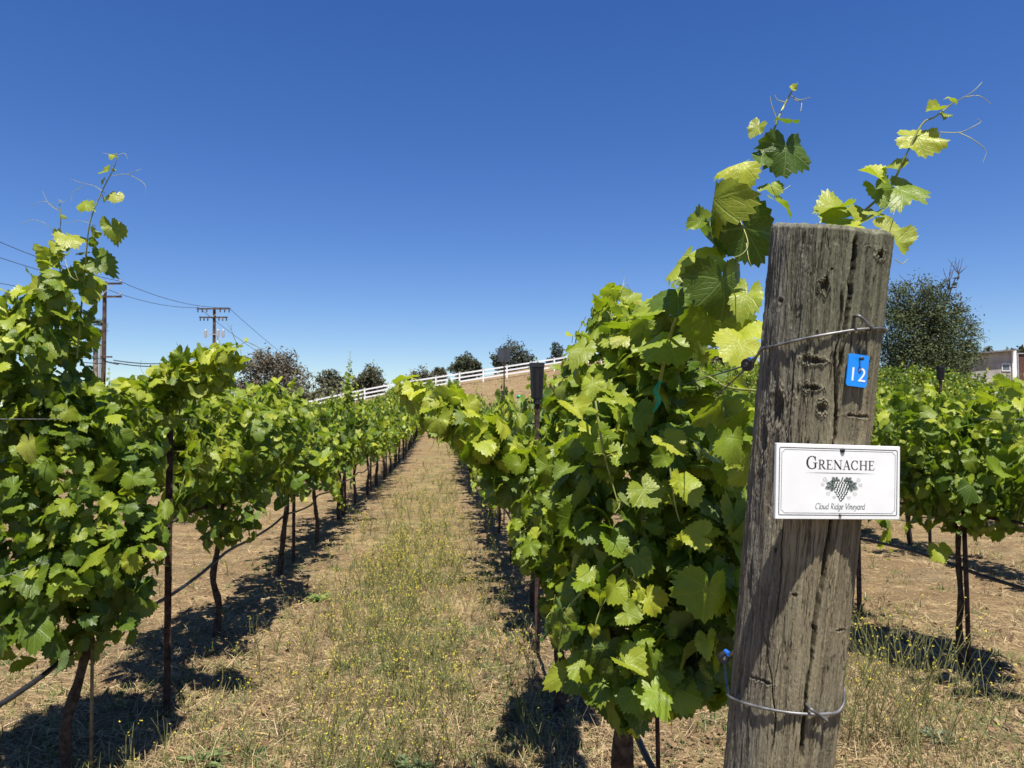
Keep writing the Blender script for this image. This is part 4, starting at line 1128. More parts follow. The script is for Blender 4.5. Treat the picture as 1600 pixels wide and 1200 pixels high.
# stakes with black ribbed covers in the row behind the post
def cover_stake(y, top, label, w=.042, h=.23, row='R1', dx=0.0, u=None):
    b = W(row, y); 
    if u is not None: b[0] = px(u, 600, y)[0]
    root = thing('covered_stake', label, 'stake', tuple(b), ROW_ANG+.2, 'stakes with black covers'); H = top-b[2]
    m = MB(); m.box((-.017, -.003, -.3), (.017, .003, H-.06)); m.box((-.003, .0032, -.3), (.003, .026, H-.06)); m.build('stake_shaft', M['stake'], root)
    m = MB(); t0, t1 = .78, 1.0
    V = [[s*w*q*a, e*w*.6*q, H-h if q < 1 else H] for q, a in ((t0, 1), (t1, 1)) for s, e in ((-1, -1), (1, -1), (1, 1), (-1, 1))]
    m.add(V, [[0, 1, 5, 4], [1, 2, 6, 5], [2, 3, 7, 6], [3, 0, 4, 7], [4, 5, 6, 7], [0, 3, 2, 1]])
    for q in np.linspace(-.82, .82, 7):
        m.bar((q*w*t0, -w*.6*t0-.003, H-h+.008), (q*w*t1, -w*.6-.003, H-.03), .0045, .006)
    m.build('ribbed_cover', M['black'], root)
    m = MB(); m.box((-w*1.03, -w*.66, H-.024), (w*1.03, w*.66, H+.004)); m.build('cover_rim', M['black'], root)
    m = MB(); m.tube([(0, .005, H-h-.035), (0, .005, H-h)], [.024, .024], 8); m.build('collar', M['black'], root)
cover_stake(4.87, px(838, 568, 4.87)[2], 'rusty stake topped by a black ribbed plastic cover rising beside the aisle', u=839)
cover_stake(10.5, px(0, 572, 10.5)[2], 'stake with small black cover sticking out of the row past the sign, below the oak', row='R3', u=1470, w=.05, h=.2)
# solar panel on a thin stake
b = np.array([px(788, 0, 11.0)[0], 11.0, 0]); b[2] = G(b[0], 11)
root = thing('solar_panel', 'small grey panel on a thin stake in front of the white fence and dark tree', 'solar panel', tuple(b))
H = px(0, 545, 11)[2]-b[2]
m = MB(); m.tube([(0, 0, -.3), (0, 0, H-.04)], .012, 6); m.build('stake_shaft', M['stake'], root)
m = MB(); m.box((-.09, -.012, H-.19), (-.003, .004, H)); m.box((.003, -.012, H-.19), (.09, .004, H)); m.build('panel', plain('solar_cells', (.045, .05, .062), .5, .4), root)
m = MB(); m.box((-.05, -.03, H-.72), (.05, .03, H-.62)); m.build('battery_box', M['black'], root)

def hose(row, y0, y1, h, label, seed, ctrl=None, rad=.0105):
    r = rng(seed); pts = []
    ys = np.arange(y0, y1, .65)
    for i, y in enumerate(ys):
        x = row_x(ROWS[row], y)+.02
        pts.append([x+r.normal(0, .012), y, G(x, y)+h+(.022 if i % 3 == 0 else -.018)+r.normal(0, .007)])
    P = spline(pts, len(pts)*5); m = MB(); o = P[0].copy(); m.tube(P-o, rad, 8); ob = m.build('drip_hose', M['hose'], None, True, o)
    tag(ob, label, 'hose', 'black drip hoses along the rows')
hose('L1', 1.6, 34, .53, 'sagging black irrigation hose strung along the row beside the grassy aisle', 1)
hose('R1', 1.5, 30, .55, 'black irrigation hose under the vines of the row behind the wooden post', 2)
hose('R2', 3.0, 30, .60, 'straight black irrigation hose running down behind the wooden post to the picture edge', 3)
hose('R3', 5.5, 30, .60, 'black irrigation hose under the second row past the white sign', 4)
hose('L2', 6.5, 30, .55, 'black irrigation hose under the row hidden behind the aisle row', 5)
def trellis(row, y0, y1, h, label):
    ys = np.arange(y0, y1, 2.0); x = row_x(ROWS[row], ys)
    P = np.stack([x, ys, ground(x, ys, False)+h], -1); m = MB(); m.tube(P-P[0], .0016, 4); tag(m.build('trellis_wire', M['wire'], None, True, P[0]), label, 'wire', 'trellis wires')
for row, y0 in (('L1', 2.0), ('R2', 3.2), ('R3', 5.5)):
    for h, w in ((.93, 'lower'), (1.5, 'upper')):
        trellis(row, y0, 40, h, w + ' trellis wire through the vines of the ' + ROWTXT[row])
# thin training stakes beside three trunks, green tie tape
for row, y, dx, label in (('L1', 3.26, .10, 'thin pale training stick beside the trunk of the tall edge vine'), ('R1', 2.22, .05, 'dark training stick beside the thick trunk of the post vine'), ('R2', 4.46, .012, 'dark steel training stake tied to the trunk past the white sign')):
    b = W(row, y); m = MB(); m.tube([(dx, 0, -.2), (dx*.9, 0, .45), (dx*.8, .01, 1.05)], [.007, .007, .006] if row != 'R2' else [.013]*3, 6)
    tag(m.build('training_stake', M['stake'] if row != 'L1' else M['stick'], None, True, b), label, 'stake', 'training stakes')
m = MB(); c = px(1025, 622, 2.0)
P = spline([(.012, -.01, .045), (-.004, -.014, .02), (.006, -.012, -.01), (-.012, -.012, -.04)], 12); m.add(np.concatenate([P+[-.006, 0, 0], P+[.006, 0, .002]]), [[i, i+12, i+13, i+1] for i in range(11)])
m.add(np.concatenate([P+[-.006, .0012, 0], P+[.006, .0012, .002]]), [[i, i+1, i+13, i+12] for i in range(11)])
tag(m.build('tie_tape', M['green_tie'], None, True, c), 'bright green tie tape on the dark cane of the vine by the post', 'tape')
m = MB(); q = np.linspace(0, 6.28, 14); ring = np.stack([.03*np.cos(q), .03*np.sin(q), 0*q], -1)
m.add(np.concatenate([ring+[0, 0, -.02], ring+[0, 0, .02], ring*.95+[0, 0, .02], ring*.95+[0, 0, -.02]]), [[14*k+i, 14*k+i+1, 14*((k+1) % 4)+i+1, 14*((k+1) % 4)+i] for i in range(13) for k in range(4)])
p = px(811, 620, 9.0); tag(m.build('tie_tape', M['green_tie'], None, True, p), 'small bluish green tie band on a far cane left of the black ribbed cover', 'tape')
# ------------------------------------------------------------------ the wooden end post
PT, PB = px(1299, 356, .966), px(1215, 1200, 1.005)
AX = norm(PT-PB)
k0 = (PT[2]-G(.37, 1.3)+.02)/AX[2]; BASE = PT-AX*k0; PH = k0
FR = norm(np.array([0, -1.0, 0]) - AX*np.dot([0, -1.0, 0], AX)); RT = np.cross(AX, FR)
PM = Matrix(((RT[0], -FR[0], AX[0], BASE[0]), (RT[1], -FR[1], AX[1], BASE[1]), (RT[2], -FR[2], AX[2], BASE[2]), (0, 0, 0, 1)))
PMI = PM.inverted()
PR = .0745
PHB = float(np.dot(PB-BASE, AX))
def prh(h): return .0672 + (.0745-.0672)*(np.clip(h, PHB-.5, PH)-PHB)/(PH-PHB)
def hit(u, v):
    a, h = _hit(u, v, .071); a, h = _hit(u, v, float(prh(h))); return _hit(u, v, float(prh(h)))
def _hit(u, v, rad):
    """(angle to the right of the front, height along the post) of the post's surface seen at a photo pixel"""
    o = PMI @ Vector((0, 0, CAM_H)); d = (PMI @ Vector(px(u, v, 1.0))) - o
    a = d.x**2+d.y**2; b = 2*(o.x*d.x+o.y*d.y); c = o.x**2+o.y**2-rad**2
    D = max(b*b-4*a*c, 0); t = (-b-math.sqrt(D))/(2*a)
    p = o + d*t
    return math.atan2(p.x, -p.y), p.z
def surf(a, h, off=0.0): q = float(prh(h))+off; return np.array([q*math.sin(a), -q*math.cos(a), h])
def frame(a, h, off=0.0):
    """matrix with origin on the post: x to the right, y into the post, z up"""
    s, c = math.sin(a), math.cos(a)
    q = float(prh(h))+off
    L = Matrix(((c, -s, 0, q*s), (s, c, 0, -q*c), (0, 0, 1, h), (0, 0, 0, 1)))
    return PM @ L

hs = np.concatenate([np.linspace(-.2, PHB-.09, 60)[:-1], np.linspace(PHB-.09, PH, 860)])
an = np.concatenate([np.linspace(-math.pi, R(-128), 24)[:-1], np.linspace(R(-128), R(92), 600)[:-1], np.linspace(R(92), math.pi, 40)[:-1]])
nA, nH = len(an), len(hs)
A2, H2 = np.meshgrid(an, hs)
ca, sa = np.cos(A2), np.sin(A2)
wob = (fbm(ca*1.5, sa*1.5, H2*3, 3, 3)-.5)*.16                  # grain wanders a little
Aw = A2 + wob*.35
cw, sw = np.cos(Aw), np.sin(Aw)
g1 = fbm(cw*8, sw*8, H2*6, 11, 4)
g2 = fbm(cw*24, sw*24, H2*9, 13, 4)
g3 = fbm(cw*55, sw*55, H2*26, 17, 3)
g4 = fbm(cw*120, sw*120, H2*110, 18, 2)
ridge = 1-np.abs(2*g2-1)
fine_r = 1-np.abs(2*g3-1)
patch = sstep(.36, .62, fbm(cw*3, sw*3, H2*7, 29, 3))
D = (fbm(ca*1.2, sa*1.2, H2*2.2, 7, 3)-.5)*.006 + (g1-.5)*.0040 + (g2-.5)*.0022 + (g3-.5)*.0014 + (g4-.5)*.0009
checks = sstep(.90, .99, ridge)*sstep(.42, .58, g1)
fines = sstep(.93, .995, fine_r)*patch
D -= .0017*checks + .0008*fines
# flakes of the surface torn away, with a step at their edge
fl = fbm(cw*7, sw*7, H2*9, 37, 4)
D -= .0016*sstep(.56, .585, fl) + .0012*sstep(.66, .68, fl)
left = sstep(R(-24), R(-66), A2)*sstep(.15, .55, fbm(ca*3, sa*3, H2*6, 19, 3))
D += left*((fbm(cw*16, sw*16, H2*20, 23, 5)-.5)*.007)
wear = np.clip(0.55*checks + .35*fines + left*.4*sstep(.55, .35, fbm(cw*16, sw*16, H2*20, 23, 5)), 0, 1)
def crack(pts, w, depth, seed):
    hh = [hit(*p) for p in pts]; hh.sort(key=lambda q: q[1])
    r0, r1 = np.searchsorted(hs, [hh[0][1], hh[-1][1]+.004]); h = hs[r0:r1]
    a = np.interp(h, [q[1] for q in hh], [q[0] for q in hh]) + (fbm(h*60, 0*h, 0, seed, 3)-.5)*.05
    ends = sstep(hh[0][1], hh[0][1]+min(.03, .4*(hh[-1][1]-hh[0][1])), h)*(1-sstep(hh[-1][1]-.02, hh[-1][1]+.004, h))
    ww = w*(.35+1.0*fbm(h*18, 0*h, 0, seed+1, 3))
    m = np.clip(1-np.abs((an[None]-a[:, None])*PR)/ww[:, None], 0, 1)**.6*ends[:, None]
    D[r0:r1] -= depth*m; wear[r0:r1] = np.maximum(wear[r0:r1], m)
crack([(1338, 352), (1335, 400), (1330, 440), (1320, 520), (1312, 580), (1304, 690), (1297, 830), (1288, 900), (1277, 960), (1268, 1030), (1262, 1080), (1250, 1200)], .0038, .014, 1)
crack([(1318, 450), (1312, 500), (1306, 560), (1305, 640)], .0022, .006, 2)
crack([(1255, 352), (1249, 400), (1243, 450)], .0013, .003, 3)
crack([(1240, 560), (1234, 640), (1226, 760), (1218, 900), (1210, 1000)], .0014, .003, 4)
crack([(1330, 840), (1322, 960), (1316, 1080)], .0013, .003, 5)
crack([(1190, 980), (1205, 1060), (1212, 1130), (1200, 1200)], .0015, .004, 6)
crack([(1300, 352), (1296, 372), (1294, 396)], .0012, .003, 7)
crack([(1215, 400), (1206, 520), (1200, 620)], .0015, .0035, 8)
rk = rng(58)
for k in range(46):
    u0 = rk.uniform(1205, 1360); v0 = rk.uniform(360, 1150); L = rk.uniform(25, 120)
    if 690 < v0 < 800: continue
    u0 -= (v0-360)*.09
    crack([(u0, v0), (u0-L*.05+rk.normal(0, 1.5), v0+L*.5), (u0-L*.1+rk.normal(0, 2), v0+L)], rk.uniform(.0006, .0012), rk.uniform(.001, .003), 200+3*k)
def dent(u, v, w, h, depth, rim=.001, seed=0, dark=.8):
    """a torn knot: ragged hole with raised, swirled grain round it"""
    a, z = hit(u, v)
    r0, r1 = np.searchsorted(hs, [z-h*3.5, z+h*3.5]); c0, c1 = np.searchsorted(an, [a-w*3.5/PR, a+w*3.5/PR]); S = np.s_[r0:r1, c0:c1]
    n = fbm(ca[S]*42, sa[S]*42, H2[S]*38, 31+seed, 4)-.5
    n2 = fbm(ca[S]*14, sa[S]*14, H2[S]*13, 61+seed, 2)-.5
    x = np.hypot((A2[S]-a)*PR/w, (H2[S]-z)/h)*(1+n2*1.3) + n*1.7
    m = np.clip(1.1-x, 0, 1)**.5*(x < 1.1)
    ring = np.exp(-((x-1.5)/.55)**2)
    D[S] += rim*ring*(1+1.2*np.sin(x*11)) - depth*m
    wear[S] = np.maximum(wear[S], np.maximum(np.clip(m*1.2, 0, 1)*dark, ring*.28*(np.sin(x*11) < -.3)))
dent(1288, 446, .0046, .0060, .005, .0009, 1); dent(1375, 396, .0055, .0060, .010, .0008, 2, 1); dent(1276, 564, .0085, .0036, .005, .0009, 3); dent(1272, 606, .0075, .0036, .006, .0009, 4)
dent(1283, 638, .0048, .0055, .004, .0010, 5); dent(1338, 650, .0150, .0016, .005, .0003, 6); dent(1215, 640, .010, .016, .005, .0006, 7); dent(1192, 690, .006, .020, .006, .0006, 8)
dent(1190, 1065, .0110, .0020, .004, .0004, 9); dent(1315, 985, .010, .0014, .003, .0003, 10, .6); dent(1154, 1062, .005, .018, .006, .0006, 11); dent(1246, 612, .0016, .010, .004, .0002, 12); dent(1358, 380, .0022, .0016, .004, .0003, 13); dent(1352, 760, .003, .003, .003, .0005, 14)
dent(1300, 420, .0022, .0012, .003, .0002, 15); dent(1220, 470, .004, .003, .003, .0005, 16); dent(1262, 700, .0014, .007, .003, .0002, 17); dent(1240, 930, .0030, .0012, .002, .0002, 18); dent(1300, 1160, .0018, .006, .003, .0002, 19); dent(1210, 860, .0022, .004, .003, .0003, 20)
Rr = prh(H2) + D - .004*sstep(PH-.006, PH, H2)**2
top_wave = (fbm(ca*3, sa*3, 0, 41, 3)-.5)*.006
CUT = .20
Hz = H2 + (top_wave - CUT*Rr*ca)*sstep(PH-.05, PH, H2)
V = np.stack([Rr*sa, -Rr*ca, Hz], -1).reshape(-1, 3)
i0 = (np.arange(nH-1)[:, None]*nA + np.arange(nA)[None, :]); i1 = np.arange(nH-1)[:, None]*nA + (np.arange(nA)+1)[None, :] % nA
Q = np.stack([i0, i1, i1+nA, i0+nA], -1).reshape(-1, 4)
# end grain of the cut top
rings = []; base_n = len(V); Vt = []; Qt = []
prev = (nH-1)*nA + np.arange(nA)
for q in (.93, .7, .45, .2, .02):
    zz = PH + top_wave[-1]*q - CUT*Rr[-1]*q*ca[-1] + (fbm(ca[-1]*q*12, sa[-1]*q*12, 0, 43, 3)-.5)*.004 + .001
    Vt.append(np.stack([Rr[-1]*q*sa[-1], -Rr[-1]*q*ca[-1], zz], -1)); cur = base_n + (len(Vt)-1)*nA + np.arange(nA)
    Qt.append(np.stack([prev, np.roll(prev, -1), np.roll(cur, -1), cur], -1)); prev = cur
V = np.vstack([V]+Vt); Q = np.vstack([Q]+Qt)
dirt = np.concatenate([wear.ravel(), np.zeros(5*nA)]); gr = np.concatenate([g2.ravel(), np.full(5*nA, .5)]); lf = np.concatenate([left.ravel(), np.zeros(5*nA)])
t = NT('weathered_wood')
co = t.coord(); sep = t.n('ShaderNodeSeparateColor'); t.l(t.n('ShaderNodeVertexColor', layer_name='Col').outputs[0], sep.inputs[0])
sx = t.n('ShaderNodeSeparateXYZ'); t.l(co, sx.inputs[0])
gn = t.noise(t.mapping(co, (95, 95, 5)), 1.0, 5, .65); gf = t.noise(t.mapping(co, (330, 330, 14)), 1.0, 3, .6); bl = t.noise(t.mapping(co, (9, 9, 3)), 1.0, 4, .6)
wood = t.mix(t.ramp(gn, .34, .66), (.124, .103, .064), (.285, .242, .150))
wood = t.mix(t.math('MULTIPLY', t.ramp(bl, .42, .7), .5), wood, (.205, .195, .135))
high = t.ramp(t.math('ADD', sx.outputs[2], t.math('MULTIPLY', bl, .25)), PH-.17, PH+.10)
wood = t.mix(t.math('MULTIPLY', high, .85), wood, t.mix(t.ramp(gn, .34, .66), (.068, .072, .048), (.158, .163, .108)))
wood = t.mix(t.math('MULTIPLY', sep.outputs[2], .55), wood, t.mix(t.ramp(gf, .35, .65), (.060, .057, .052), (.25, .245, .225)))
wood = t.mix(t.math('MULTIPLY', t.ramp(gf, .48, .62), .35), wood, t.mix(1.0, wood, (.55, .52, .48), 'MULTIPLY'))
wood = t.mix(t.math('MULTIPLY', sep.outputs[0], .85), wood, (.030, .022, .016))
gs = t.noise(t.mapping(co, (420, 420, 160)), 1.0, 3, .7)
wood = t.mix(t.math('MULTIPLY', t.ramp(gs, .52, .70), .30), wood, (.36, .32, .24))
nb = t.bump(t.math('ADD', t.math('ADD', gn, t.math('MULTIPLY', gf, .6)), gs), .6, .002)
M['post'] = t.done(t.bsdf(wood, .88, .15, 0, nb))
post = thing('wooden_post', 'thick weathered wooden end post carrying the white sign and blue number tag', 'post')
post.matrix_world = PM
obj('shaft', mesh('shaft', V, Q, col=np.stack([dirt, gr, lf], -1)), M['post'], post)
def staple(u0, v0, u1, v1, off):
    a0, h0 = hit(u0, v0); a1, h1 = hit(u1, v1)
    p0, p1 = surf(a0, h0, -.006), surf(a1, h1, -.006); n0, n1 = surf(a0, h0, off), surf(a1, h1, off)
    P = spline([p0, surf(a0, h0, off*.6), n0*.85+n1*.15, n0*.15+n1*.85, surf(a1, h1, off*.6), p1], 24)
    m = MB(); m.tube(P, .0019, 8); m.build('staple', M['wire'], post, True)
staple(1335, 494, 1354, 515, .010); staple(1263, 1104, 1286, 1122, .008)
# wire loops
def wire_loop(pts, back, label, rad=.0016, off=.0022):
    P = [surf(*hit(u, v), off) for u, v in pts]
    P = [PM @ Vector(p) for p in P]
    a1, h1 = hit(*pts[-1]); 
    for da in back: P.append(PM @ Vector(surf(a1+da[0], h1+da[1], off)))
    return [np.array(p) for p in P]
a0, h0 = hit(1190, 546)
up = wire_loop([(1192, 546), (1215, 540), (1250, 531), (1290, 523), (1335, 515.5), (1360, 513.5), (1376, 513)], [(.3, .0), (.8, -.004), (1.4, -.01), (2.0, -.014), (2.6, -.018), (3.1, -.02)], '')
ins1 = px(1168, 570, 1.16)
up = [ins1 + np.array([.004, -.004, .006]), np.array(PM @ Vector(surf(a0-.22, h0-.006, .002)))] + up + [ins1+np.array([.010, .006, 0])]
m = MB(); P = spline(up, 90); m.tube(P-P[0], .0017, 7); tag(m.build('tie_wire', M['wire'], None, True, P[0]), 'upper galvanised wire looped round the post above the blue tag', 'wire', 'wires round the post')
a0, h0 = hit(1142, 1087)
lo = wire_loop([(1140, 1087), (1155, 1095), (1190, 1105), (1230, 1112), (1262, 1114.5), (1290, 1114), (1308, 1110)], [(.3, .01), (.9, .02), (1.6, .03), (2.3, .04), (2.9, .045)], '')
ins2 = px(1131, 1028, 1.30)
lo = [ins2, px(1134, 1058, 1.2), px(1137, 1078, 1.16)] + lo + [ins2+np.array([.012, .01, .0])]
m = MB(); P = spline(lo, 90); m.tube(P-P[0], .0019, 7); tag(m.build('tie_wire', M['wire'], None, True, P[0]), 'lower galvanised wire looped round the foot of the post', 'wire', 'wires round the post')
def disc(c, d, rad, th, label, cap_mat):
    d = norm(np.array(d)); c = np.array(c)
    root = thing('wire_tensioner', label, 'tensioner', tuple(c), 0, 'round wire tensioners beside the post')
    m = MB(); m.tube([-d*th/2, -d*th*.4, d*th*.4, d*th/2], [rad*.86, rad, rad, rad*.86], 20); m.build('spool', M['black'], root, False)
    m = MB(); m.tube([-d*th*.72, -d*th*.55], [rad*.35, rad*.4], 16); m.build('hub', M['nail'], root)
    m = MB(); e = np.array([.006, 0, rad*.8]); m.tube([e-d*th*.8, e+d*th*.8], rad*.42, 10); m.build('blue_clip', cap_mat, root)
disc(ins1, (.75, .62, .1), .0100, .008, 'black and blue wire tensioner at the upper wire left of the post', M['blue_dark'])
disc(ins2, (-.2, .95, .1), .0105, .008, 'dusty blue wire tensioner low behind the post edge', M['blue_dark'])
for p, q, label in ((ins1, px(1060, 604, 2.2), 'upper dark wire leaving the tensioner into the vine beside the post'), (ins1+np.array([0, 0, -.004]), px(1116, 622, 1.6), 'short dark wire slanting down from the upper tensioner')):
    m = MB(); q = np.array(q); P = np.array([p*(1-s)+q*s for s in np.linspace(0, 1, 5)]); m.tube(P-P[0], .0013, 6)
    tag(m.build('trellis_wire', M['cable'], None, True, P[0]), label, 'wire', 'trellis wires')
P = np.array([[row_x(R1, y), y, G(row_x(R1, y), y)+1.5] for y in np.arange(2.2, 38, 2)]); m = MB(); m.tube(P-P[0], .0016, 4); tag(m.build('trellis_wire', M['wire'], None, True, P[0]), 'upper trellis wire through the row behind the wooden post', 'wire', 'trellis wires')

# ------------------------------------------------------------------ flat print: ribbons and discs in the x-z plane of a panel
class Ink:
    def __init__(s, y): s.m = MB(); s.y = y; s.k = 0
    def _y(s): s.k += 1; return s.y - s.k*2e-6
    def rib(s, pts, w):
        P = np.asarray(pts, float); n = len(P); w = np.broadcast_to(np.asarray(w, float), (n,))
        d = np.gradient(P, axis=0); d = norm(d); nn = np.stack([-d[:, 1], d[:, 0]], -1)
        a, b = P+nn*w[:, None]/2, P-nn*w[:, None]/2; y = s._y()
        V = np.concatenate([np.stack([a[:, 0], np.full(n, y), a[:, 1]], -1), np.stack([b[:, 0], np.full(n, y), b[:, 1]], -1)])
        s.m.add(V, [[i, i+n, i+n+1, i+1] for i in range(n-1)])
    def nib(s, pts, w, ang=32, thin=.25):
        """broad pen stroke: thick or thin by its direction"""
        P = np.asarray(pts, float); d = norm(np.gradient(P, axis=0)); a = np.degrees(np.arctan2(d[:, 1], d[:, 0]))
        s.rib(P, w*(thin+(1-thin)*np.abs(np.sin(np.radians(a-ang)))))
    def poly(s, pts):
        P = np.asarray(pts, float); y = s._y(); c = P.mean(0)
        V = np.vstack([[c[0], y, c[1]], np.stack([P[:, 0], np.full(len(P), y), P[:, 1]], -1)])
        s.m.add(V, None, [[0, 1+i, 1+(i+1) % len(P)] for i in range(len(P))])
    def disc(s, x, z, r, n=14, sq=1.0, rot=0):
        q = np.linspace(0, 2*math.pi, n, endpoint=False); a, b = r*np.cos(q), r*sq*np.sin(q)
        s.poly(np.stack([x+a*math.cos(rot)-b*math.sin(rot), z+a*math.sin(rot)+b*math.cos(rot)], -1))
def arc(cx, cy, rx, ry, a0, a1, n=22):
    q = np.radians(np.linspace(a0, a1, n)); return np.stack([cx+rx*np.cos(q), cy+ry*np.sin(q)], -1)

# serif capitals, cap height 1
def glyph(ink, ch, x0, z0, s):
    T, Hh = .135, .048
    def tr(p): p = np.asarray(p, float); return np.stack([x0+p[:, 0]*s, z0+p[:, 1]*s], -1)
    def line(a, b, w): ink.rib(tr([a, b]), w*s)
    def serif(x, y, w=.36): line((x-w/2, y+(.022 if y < .5 else -.022)), (x+w/2, y+(.022 if y < .5 else -.022)), .044)
    def bow(cx, cy, rx, ry, a0, a1):
        P = arc(cx, cy, rx, ry, a0, a1, 40); q = np.radians(np.linspace(a0, a1, 40)); ink.rib(tr(P), (Hh+(T*1.08-Hh)*np.abs(np.cos(q))**1.3)*s)
    if ch in 'GC':
        bow(.44, .5, .37, .48, 48, 318)
        ink.rib(tr([(.70, .64), (.70, .97)]), .05*s); ink.rib(tr([(.60, .89), (.66, .82), (.70, .70)]), [.03*s, .10*s, .05*s])
        if ch == 'G': line((.70, .10), (.70, .44), T); serif(.70, .44+.022-.0, .34); return .92
        ink.rib(tr([(.70, .12), (.72, .22)]), .05*s); return .84
    if ch == 'E':
        line((.17, 0), (.17, 1), T); serif(.15, 0, .30); serif(.15, 1, .30)
        for y, w in ((.978, .58), (.52, .46), (.022, .62)): line((.17, y), (w, y), .046)
        line((.575, .98), (.60, .78), .045); line((.46, .62), (.46, .42), .04); line((.60, .02), (.66, .25), .05); return .72
    if ch == 'R':
        line((.17, 0), (.17, 1), T); serif(.17, 0); serif(.15, 1, .30)
        line((.17, .978), (.36, .978), .046); line((.17, .50), (.36, .50), .046); bow(.34, .738, .235, .240, -90, 90)
        ink.rib(tr([(.34, .50), (.50, .27), (.66, .06), (.80, .02)]), [.08*s, T*s, T*.9*s, .05*s]); return .80
    if ch == 'N':
        line((.15, 0), (.15, 1), .058); line((.78, 0), (.78, 1), .058); serif(.15, 0, .30); serif(.78, 1, .30); serif(.12, 1, .24)
        line((.13, .97), (.79, .02), T*1.1); return .94
    if ch == 'A':
        line((.11, 0), (.40, .98), .058); line((.40, 1.0), (.70, 0), T*1.05); line((.21, .33), (.58, .33), .045); serif(.11, 0, .28); serif(.70, 0, .32); return .82
    if ch == 'H':
        line((.17, 0), (.17, 1), T); line((.73, 0), (.73, 1), T)
        for x in (.17, .73):
            for y in (0, 1): serif(x, y, .33)
        line((.17, .51), (.73, .51), .046); return .92
    return .5

# slanted lower-case hand, x-height 1, drawn with a broad pen
def italic(ink, text, x0, z0, s, width):
    def E_(*a): return arc(*a)
    Gl = {'C': ([E_(.72, .8, .6, .8, 50, 310)], 1.30), 'l': ([[(.2, 1.65), (.2, .2), (.27, .03), (.42, .08)]], .44), 'o': ([E_(.42, .5, .36, .5, 90, 452)], .90),
          'u': ([[(.12, .98), (.14, .3), (.24, .03), (.42, .08), (.66, .5)], [(.70, .98), (.70, .2), (.78, .02), (.92, .1)]], .96), 'd': ([E_(.40, .5, .33, .5, 60, 360), [(.74, 1.65), (.73, .2), (.80, .02), (.92, .1)]], .98),
          'R': ([[(.25, 0), (.25, 1.55)], [(.1, 1.55), (.45, 1.57)], E_(.45, 1.18, .36, .39, 90, -90), [(.45, .79), (.72, .3), (1.0, .02)], [(.25, .79), (.45, .79)]], 1.18),
          'i': ([[(.06, .85), (.2, .98), (.2, .2), (.27, .02), (.4, .1)], [(.2, 1.38), (.22, 1.5)]], .46), 'g': ([E_(.40, .52, .32, .46, 0, 360), [(.72, .98), (.70, .0), (.55, -.48), (.25, -.5), (.08, -.32)]], .92),
          'e': ([[(.14, .48), (.5, .58), (.66, .78)], E_(.42, .5, .32, .5, 40, 310)], .80), 'V': ([[(.1, 1.55), (.55, 0)], [(.55, 0), (1.1, 1.55)], [(-.05, 1.53), (.3, 1.53)], [(.9, 1.53), (1.25, 1.53)]], 1.18),
          'n': ([[(.05, .9), (.17, .98), (.17, 0)], [(.17, .55), (.40, .95), (.60, .92), (.66, .7), (.66, .2), (.74, .02), (.88, .1)]], .94), 'y': ([[(.1, .95), (.22, .9), (.4, .1)], [(.74, .98), (.5, .2), (.2, -.42), (.0, -.45)]], .84),
          'a': ([E_(.40, .5, .33, .5, 50, 360), [(.74, .98), (.73, .2), (.80, .02), (.92, .1)]], .96), 'r': ([[(.05, .9), (.18, .98), (.18, 0)], [(.18, .5), (.4, .9), (.62, .9)]], .66), ' ': ([], .55)}
    tot = sum(Gl[c][1] for c in text); s2 = width/tot; x = 0
    for c in text:
        for st in Gl[c][0]:
            P = np.asarray(st, float)
            if len(P) < 12 and len(P) > 2: P = spline(P, 14)
            elif len(P) == 2: P = np.array([P[0]*(1-k)+P[1]*k for k in np.linspace(0, 1, 5)])
            Q_ = np.stack([x0+(x+P[:, 0])*s2+P[:, 1]*s*.16, z0+P[:, 1]*s], -1); ink.nib(Q_, s*.19, 35, .40)
        x += Gl[c][1]

# ------------------------------------------------------------------ the white sign
a_s, h_s = hit(1312, 754)
a_s = R(13)
_, h_s = hit(1310, 755)
mm = .001
sign = thing('sign', 'white rectangular vineyard sign with black border nailed to the wooden post', 'sign')
YAW, TILT, ROLL = .2164, .0071, .0336                     # the sign hangs plumb, turned a little towards the aisle
RM = (Matrix.Rotation(YAW, 3, 'Z') @ Matrix.Rotation(TILT, 3, 'X') @ Matrix.Rotation(ROLL, 3, 'Y'))
ray = px(1311.2, 753.1, 1.0)-np.array([0, 0, CAM_H]); NS = np.array(RM @ Vector((0, -1, 0)))
As = BASE + AX*h_s
dS = (np.dot(As-np.array([0, 0, CAM_H]), NS) + float(prh(h_s)) + .0080)/np.dot(ray, NS)
sign.matrix_world = Matrix.Translation(Vector(np.array([0, 0, CAM_H])+ray*dS)) @ RM.to_4x4()
SK = dS/.945*.1760/.164
SWd, SHt, STh = 164*mm, 98*mm, 4.6*mm
SZ = dS/.945*.09316/.098
sign.matrix_world = sign.matrix_world @ Matrix.Diagonal((SK, 1, SZ, 1)) @ Matrix.Translation((0, STh, 0))
import bmesh
bm = bmesh.new(); bmesh.ops.create_cube(bm, size=1.0)
for q in bm.verts: q.co = Vector((q.co.x*SWd, q.co.y*STh-STh/2, q.co.z*SHt))
bmesh.ops.bevel(bm, geom=list(bm.edges), offset=.0006, segments=2, profile=.5, affect='EDGES')
me = bpy.data.meshes.new('panel'); bm.to_mesh(me); bm.free(); obj('panel', me, M['white_panel'], sign)
fy = -STh-.00012
bd = Ink(fy)
